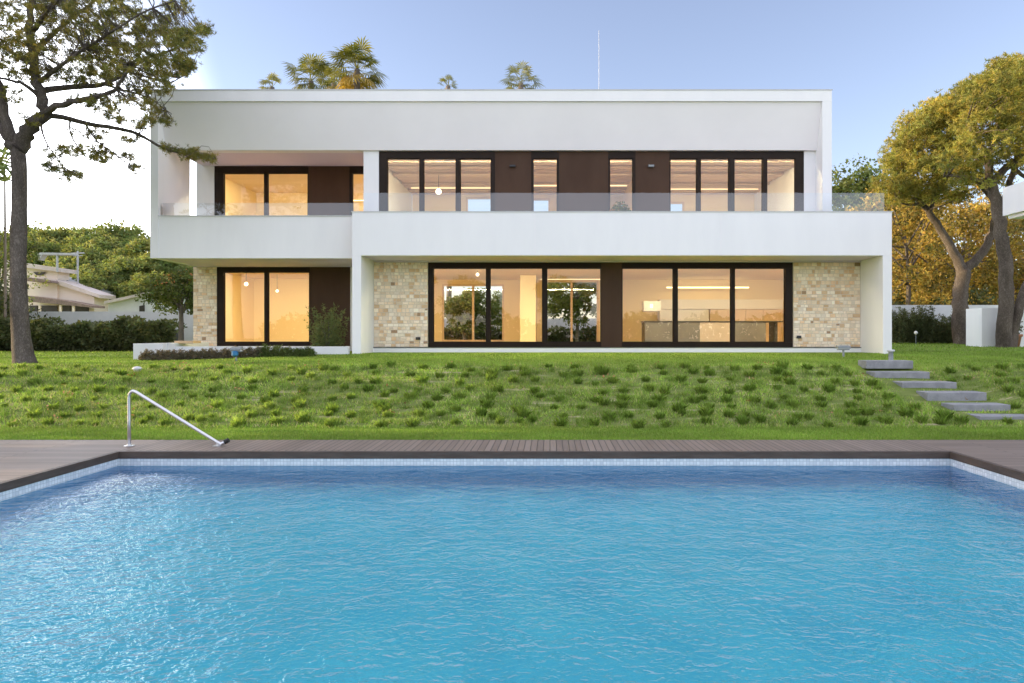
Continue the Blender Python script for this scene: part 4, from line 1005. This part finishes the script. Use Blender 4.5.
v, f, c = leaves(np.stack([hx, hy, 1.2 + q * (2.3 + .35 * np.sin(hx * 1.3) + .25 * np.sin(hx * 3.1))], 1), .22); o = raw_mesh('hedge_foliage', v, f, 'leaf_dark', col=c); tag(o, 'shadowy shrubbery rising just behind the boundary wall under the golden trees', 'shrubbery', kind='stuff')
# neighbouring house overhang
t = thing('neighbour_house', (15, 17, 1.0), 'white overhanging balcony block of the neighbouring house', 'house')
B(12.6, 20, 16.2, 19.0, Z(216, 19), Z(188, 19)).build('balcony', 'white', t)
B(12.7, 20, 16.3, 18.9, Z(216, 19) - .1, Z(216, 19) - .002).build('soffit', 'fascia', t)
B(16.6, 20, 16.6, 18.5, .9, Z(216, 19) - .102).build('wall', 'white2', t)
t['group'] = 'houses around the garden'; del t['group']

# ------------------------------------------------------------------ hedge, wall, neighbours on the big pine's side
n = 30000
hx = rng.uniform(-26.5, -16.3, n); hy = rng.uniform(29.2, 30.6, n); top = 1.22 + .12 * np.sin(hx * 1.3) + .10 * np.sin(hx * 3.7 + 1) + .08 * np.sin(hx * 7.1)
q = rng.uniform(0, 1, n) ** .55; front = (q < .93); hy = np.where(front, 29.2 + (hy - 29.2) * rng.uniform(0, .5, n) + .12 * np.sin(hx * 4 + q * 6), hy)
pts = np.stack([hx, hy, H(hx, hy) + q * top], 1)
hd = thing('hedge', (-21, 29.5, gnd(-21, 29.5)), 'dense dark green hedge along the side of the lawn', 'hedge')
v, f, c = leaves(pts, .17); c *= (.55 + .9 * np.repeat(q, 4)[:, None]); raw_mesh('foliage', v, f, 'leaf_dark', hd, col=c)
B(-26.4, -16.4, 29.75, 30.3, gnd(-21, 29.5) - .1, gnd(-21, 29.5) + .95).build('stems', 'openings', hd)
t = tag(MB().box(-30, X(200, 32.6), 32.6, 32.8, .9, Z(311.5, 32.6)).build('boundary_wall', 'white2', None, (-25, 32.6, .9)), 'white boundary wall running behind the dark hedge', 'wall')
# small round-headed tree at the stone corner
d_ = 27.6; x = X(181, d_); z = gnd(x, d_)
ct = tree('garden_tree', 'small round leafy tree with a twisted trunk at the stone corner', 'tree', (x, d_, z), 3.2, (2.3, 1.3, 1.1, 1.0), 52, .36, 120, 6, .13, .05, 'leaf_mid', low=-.7, trunk_r=.13, leafy=True, lean=(-.05, 0))
pp = np.array([x, d_, z + 2.4]) + np.array([1.0, .9, .85]) * unit(150); pp = pp[pp[:, 2] > z + 2.7]
pp = np.repeat(pp, 3, axis=0) + rng.normal(size=(len(pp) * 3, 3)) * .05
v, f, c = leaves(pp, .10); raw_mesh('blossom', v, f, 'flower', ct, col=c)
# beige house
DH = 47.0
hb = thing('neighbour_house', (X(50, DH), DH, 1.4), 'beige house with sloping tiled roofs behind the hedge', 'house')
def hp(pts, dy, th): return MB().prism([P(px, py, DH + dy) for px, py in pts], (0, th, 0))
hp([(0, 262), (57, 270), (57, 300), (0, 300)], 0, 1.2).build('upper_wall', 'beige', hb)
hp([(-10, 258), (60, 268), (60, 272), (-10, 263)], -.35, 1.7).build('roof', 'roofw', hb)
hp([(57.1, 283), (94, 297), (94, 330), (57.1, 330)], .1, 1.6).build('side_wall', 'beige', hb)
hp([(56, 279.5), (99, 294.5), (99, 298), (56, 284)], -.3, 1.8).build('roof', 'roofw', hb)
hp([(57, 275.5), (88, 290), (88, 293), (57, 280)], .9, 3).build('roof_tiles', 'pole', hb)
hp([(0, 302.1), (57, 302.1), (57, 330), (0, 330)], -.02, 2).build('porch_wall', 'beige', hb)
hp([(20, 295), (60, 300), (90, 305.5), (90, 307.5), (60, 304.5), (20, 301)], -1.6, 1.5).build('porch_roof', 'tile', hb)
hp([(26, 277), (50, 280.5), (52, 282.5), (26, 281)], -1.0, .9).build('canopy', 'tile', hb)
for a, b in ((29, 37), (40, 57), (62, 70), (74, 88)): hp([(a, 305.5), (b, 305.5), (b, 318), (a, 318)], -.12 if a > 57 else -.1, .08).build('window', 'openings', hb)
for a in (38.2, 59.0, 72): hp([(a, 305), (a + 1.6, 305), (a + 1.6, 330), (a, 330)], -1.5, .12).build('porch_post', 'beige', hb)
hp([(33, 272), (45, 272), (42, 275), (36, 275)], -.1, .08).build('vent', 'openings', hb)
m = MB().tube([P(77.5, 292, DH + 1), P(77.5, 251, DH + 1)], .07, 6); m.tube([P(70, 253.5, DH + 1), P(84, 253, DH + 1)], .045, 5); m.tube([P(73, 256, DH + 1), P(82, 255.6, DH + 1)], .03, 5)
m.build('antenna', 'pole', hb)
m = MB().tube([P(57, 272, DH - .5), P(57, 254, DH - .5)], .08, 6); m.prism([P(37, 254, DH - .6), P(40, 252.4, DH - .6), P(73, 253, DH - .6), P(73, 255, DH - .6), P(42, 254.5, DH - .6), P(38.5, 260, DH - .6)], (0, .5, 0))
m.build('chimney_canopy', 'pole', hb)
# white garage
DG = 40.0
gg = thing('garage', (X(130, DG), DG, 1.2), 'small white outbuilding with a sloping roof beyond the boundary wall', 'outbuilding')
def gp(pts, dy, th): return MB().prism([P(px, py, DG + dy) for px, py in pts], (0, th, 0))
gp([(108, 303), (150, 294), (175, 296), (175, 340), (108, 340)], 0, 5).build('wall', 'white2', gg)
gp([(104, 301), (150, 291.3), (178, 293.5), (178, 296), (150, 293.6), (104, 304)], -.4, 5.8).build('roof', 'roofw', gg)
gp([(139, 306), (144, 305), (144, 315), (139, 315)], -.06, .05).build('window', 'openings', gg)
# Y-armed pole
d_ = 30; x = X(5, d_)
t = thing('lamp_post', (x, d_, gnd(x, d_)), 'thin brown post with a forked top behind the big pine trunk', 'lamp post')
MB().tube([(x, d_, 1), (x, d_, 5), P(4.5, 166, d_)], [.06, .05, .035], 8).build('post', 'brownpole', t)
MB().tube([P(4.5, 166, d_), P(8, 160, d_), P(10.5, 157, d_)], .03, 6).build('arm', 'brownpole', t); MB().tube([P(4.5, 166, d_), P(1, 163.5, d_)], .025, 6).build('arm', 'brownpole', t)
# dark bushes at the frame edge behind the pine trunk
for px, py, d_, r_, lm, lb in ((-8, 285, 31, 1.5, 'leaf_dark', 'dark rounded bush beside the pine trunk in front of the beige house'), (-4, 225, 38, 1.8, 'leaf_mid', 'leafy tree at the very edge behind the forked post')):
    x = X(px, d_); z = gnd(x, d_); hh = Z(py, d_) - z
    tree('garden_tree', lb, 'tree', (x, d_, z), hh, (hh * .58, r_, r_, hh * .45), 55, .6, 80, 6, .16, .05, lm, low=-.9, trunk_r=.14, leafy=True)

# hill of umbrella pines
hill = [(12, 232, 60, 3.2), (45, 238, 62, 3.2), (32, 222, 68, 3.2), (66, 224, 66, 3.4), (100, 230, 62, 3.2), (84, 244, 56, 2.6), (120, 222, 70, 3.4), (150, 236, 60, 3.2), (165, 250, 56, 2.8), (134, 256, 54, 2.8), (105, 262, 52, 2.4), (180, 242, 66, 3.2), (205, 240, 64, 3.2), (-15, 230, 64, 3.4), (150, 272, 50, 2.2), (90, 275, 50, 2.0), (70, 262, 53, 2.0)]
places = ['far umbrella pine on the hill above the beige house', 'distant rounded pine on the wooded hill behind the outbuilding']
h0 = None
for i, (px, py, d_, r_) in enumerate(hill):
    x = X(px, d_); z = gnd(x, d_); hh = Z(py, d_) - z
    if i < 3:
        o = tree('hill_pine', 'x', 'tree', (x, d_, z), 10, (7.2, 3.3, 3.0, 2.7), 75, .85, 42, 6, .30, .075, 'leaf_hill', 'bark', low=-.45, trunk_r=.22)
        ps = o if i == 0 else ps; h0 = (h0 or []) + [o]
    else:
        o = copy_tree(h0[i % 3]); o.location = (x, d_, z); o.rotation_euler = (0, 0, i * 1.3)
    s = hh / 10.2; o.scale = (r_ / 3.3, r_ / 3.3, s)
    tag(o, 'round headed pine on the wooded hill behind the beige house and outbuilding', 'tree', 'pines on the wooded hill')
n = 15000; hx = rng.uniform(-62, -18, n); hy = rng.uniform(52, 78, n); hz = H(hx, hy) + rng.uniform(0, 1, n) ** .7 * (4.2 + 1.2 * np.sin(hx * .7) + .8 * np.sin(hx * 1.9 + hy))
v, f, c = leaves(np.stack([hx, hy, hz], 1), .75); o = raw_mesh('undergrowth', v, f, 'leaf_mid', col=c); tag(o, 'dense green undergrowth between the pines of the hill', 'undergrowth', kind='stuff')

# ------------------------------------------------------------------ palms behind the roof
def palm(px, py, d_, r_, nfr, label):
    x = X(px, d_); zc = Z(py, d_); z0 = gnd(x, d_); t = thing('fan_palm', (x, d_, z0), label, 'palm tree')
    MB().tube(limb((x, d_, z0 - .1), (x, d_, zc), 0, .02, 8), [.24, .2, .18, .17, .17, .17, .18, .22, .16], 9).build('trunk', 'bark_d', t, smooth=True)
    vs, fs, n0 = [], [], 0; vd, fd, nd = [], [], 0; c = np.array([x, d_, zc])
    for i in range(nfr):
        el = rng.uniform(-.95, 1.2); az = rng.uniform(0, 6.283); dr = np.array([math.cos(az) * math.cos(el), math.sin(az) * math.cos(el), math.sin(el)])
        ln = r_ * rng.uniform(.34, .58); hub = c + dr * ln; s = np.cross(dr, [0, 0, 1]); s /= np.linalg.norm(s) + 1e-9; u = np.cross(s, dr)
        q = [c - s * .02, c + s * .02, hub + s * .015, hub - s * .015]
        dry = el < -.7
        V, Fc = (vd, fd) if dry else (vs, fs)
        b = len(V); V += q; Fc.append((b, b + 1, b + 2, b + 3))
        for k in range(13):
            a = (k / 12 - .5) * 3.4; w_ = r_ * rng.uniform(.38, .5) * (1 - .22 * abs(a) / 1.7)
            dd = dr * math.cos(a) + s * math.sin(a); side = (-dr * math.sin(a) + s * math.cos(a)) * r_ * .022
            tip = hub + dd * w_ - np.array([0, 0, w_ * .25]) ; mid = hub + dd * w_ * .55
            b = len(V); V += [hub, mid + side, tip, mid - side]; Fc.append((b, b + 1, b + 2, b + 3))
    for V, Fc, nm, mt in ((vs, fs, 'fronds', 'palm'), (vd, fd, 'dry_fronds', 'palm_dry')):
        if V:
            V = np.array(V); raw_mesh(nm, V, np.array(Fc), mt, t, col=np.repeat(rng.uniform(.7, 1.3, (len(V) // 4, 1)), 4, axis=0) * np.ones((1, 3)))
palm(357, 69, 42, 2.2, 54, 'tallest fan palm showing its trunk above the flat roof')
palm(311, 81, 46, 2.2, 46, 'bushy fan palm beside the tallest one above the roof')
palm(334, 83, 44, 1.5, 30, 'low yellowing fan palm between the two taller palms')
palm(272, 87, 48, 1.25, 28, 'small golden palm top peeking over the roof edge on its own')
palm(448, 86, 48, 1.0, 20, 'tiny palm top barely showing over the middle of the roof')
palm(521, 83, 48, 1.85, 36, 'single fan palm between the tiny palm top and the mast')

# ------------------------------------------------------------------ garden behind the house, seen through the back windows
for px, py, d_, r_, lb in ((470, 293, 36.5, 1.7, 'leafy tree seen through the back window of the living room'), (515, 288, 39, 1.7, 'second tree visible through the back of the living room'), (577, 268, 35, 2.1, 'dense tree filling the back door of the hall')):
    x = X(px, d_); z = gnd(x, d_); hh = Z(py, d_) - z
    tree('garden_tree', lb, 'tree', (x, d_, z), hh, (hh * .64, r_, r_ * .8, hh * .36), 60, .5, 150, 6, .17, .05, 'leaf_mid', low=-.95, trunk_r=.12, leafy=True)
tag(MB().box(-14, 12, 41.0, 41.2, .9, 2.75).build('boundary_wall', 'white2', None, (0, 41, .9)), 'pale wall across the back garden seen through the living room', 'wall')
n = 16000; hx = rng.uniform(-8, 6, n); hy = rng.uniform(39.6, 40.6, n); q = rng.uniform(0, 1, n)
hd = thing('hedge', (-1, 40, 1.2), 'dark low hedge below the pale back garden wall', 'hedge')
v, f, c = leaves(np.stack([hx, hy, 1.2 + q * (.9 + .12 * np.sin(hx * 3))], 1), .2); raw_mesh('foliage', v, f, 'leaf_dark', hd, col=c)

# plant on the upper terrace
x, d_ = X(620, 21.4), 21.4
t = thing('potted_plant', (x, d_, 4.402), 'reddish potted shrub on the upper terrace behind the glass', 'potted plant')
MB().lathe((x, d_, 4.402), [(.20, .002), (.26, .5), (.30, .52), (.30, .60), (.24, .60)], 18).build('pot', 'terracotta', t, smooth=True)
pts = np.array([x, d_, 5.52]) + unit(900) * rng.uniform(.2, 1, (900, 1)) ** .6 * np.array([.30, .26, .42])
v, f, c = leaves(pts, .09); raw_mesh('foliage', v, f, 'leaf_mid', t, col=c)
pts = np.array([x, d_, 5.5]) + unit(160) * np.array([.31, .27, .42]); v, f, c = leaves(pts, .07); raw_mesh('blossom', v, f, 'flower', t, col=c)

# ------------------------------------------------------------------ unseen pines and hedge, added to shade the lawn and mirror in the glass
o0 = tree('shade_tree', 'tall pine added outside the view to shade the lawn', 'tree', (-26, 26, 1), 12, (7.6, 3.6, 3.6, 4.6), 90, 1.0, 40, 6, .34, .09, 'leaf_hill', 'bark', 'pines added outside the view to shade the lawn', low=-1.0, trunk_r=.25)
for (x, y, s) in [(-25, 16.4, 1.22), (-26, 22, 1.25), (-33, 28, 1.2), (-36, 32.5, 1.15), (-32, 24, 1.05), (-24, 7.5, .9), (-26, 11.5, .95), (-30, 3, 1.0)]:
    o = copy_tree(o0); o.location = (x, y, 1 if y > 17 else 0); o.rotation_euler = (0, 0, x + y); o.scale = (s, s, s)
o1 = None
for (x, y, s) in [(-7, -17, .85), (1.5, -19, .9), (-14, -20, 1.0)]:
    if o1 is None:
        o1 = tree('mirror_tree', 'pine behind the viewer that mirrors in the glazing', 'tree', (x, y, 0), 9, (5.6, 3.0, 3.0, 2.6), 60, .9, 40, 6, .32, .09, 'leaf_hill', 'bark', 'pines behind the viewer mirrored in the glazing', low=-.5, trunk_r=.22); o = o1
    else:
        o = copy_tree(o1); o.location = (x, y, 0); o.rotation_euler = (0, 0, x)
    o.scale = (s, s, s)

n = 9000; hx = rng.uniform(-30, 30, n); hy = rng.uniform(-24, -22, n); q = rng.uniform(0, 1, n)
hd = thing('hedge', (0, -23, 0), 'high dark hedge added behind the viewer to darken the window reflections', 'hedge')  # unseen hedge, added to darken what the glazing reflects
v, f, c = leaves(np.stack([hx, hy, q * (3.4 + .5 * np.sin(hx * .9))], 1), .7); raw_mesh('foliage', v, f, 'leaf_dark', hd, col=c)

# ------------------------------------------------------------------ render settings
sc.render.engine = 'CYCLES'
cy = sc.cycles
cy.use_denoising = True
cy.max_bounces = 10; cy.diffuse_bounces = 5; cy.glossy_bounces = 5; cy.transmission_bounces = 6; cy.transparent_max_bounces = 16
cy.caustics_reflective = False; cy.caustics_refractive = True; cy.sample_clamp_indirect = 5.0
sc.view_settings.view_transform = 'Standard'; sc.view_settings.look = 'None'; sc.view_settings.exposure = 0; sc.view_settings.gamma = 1
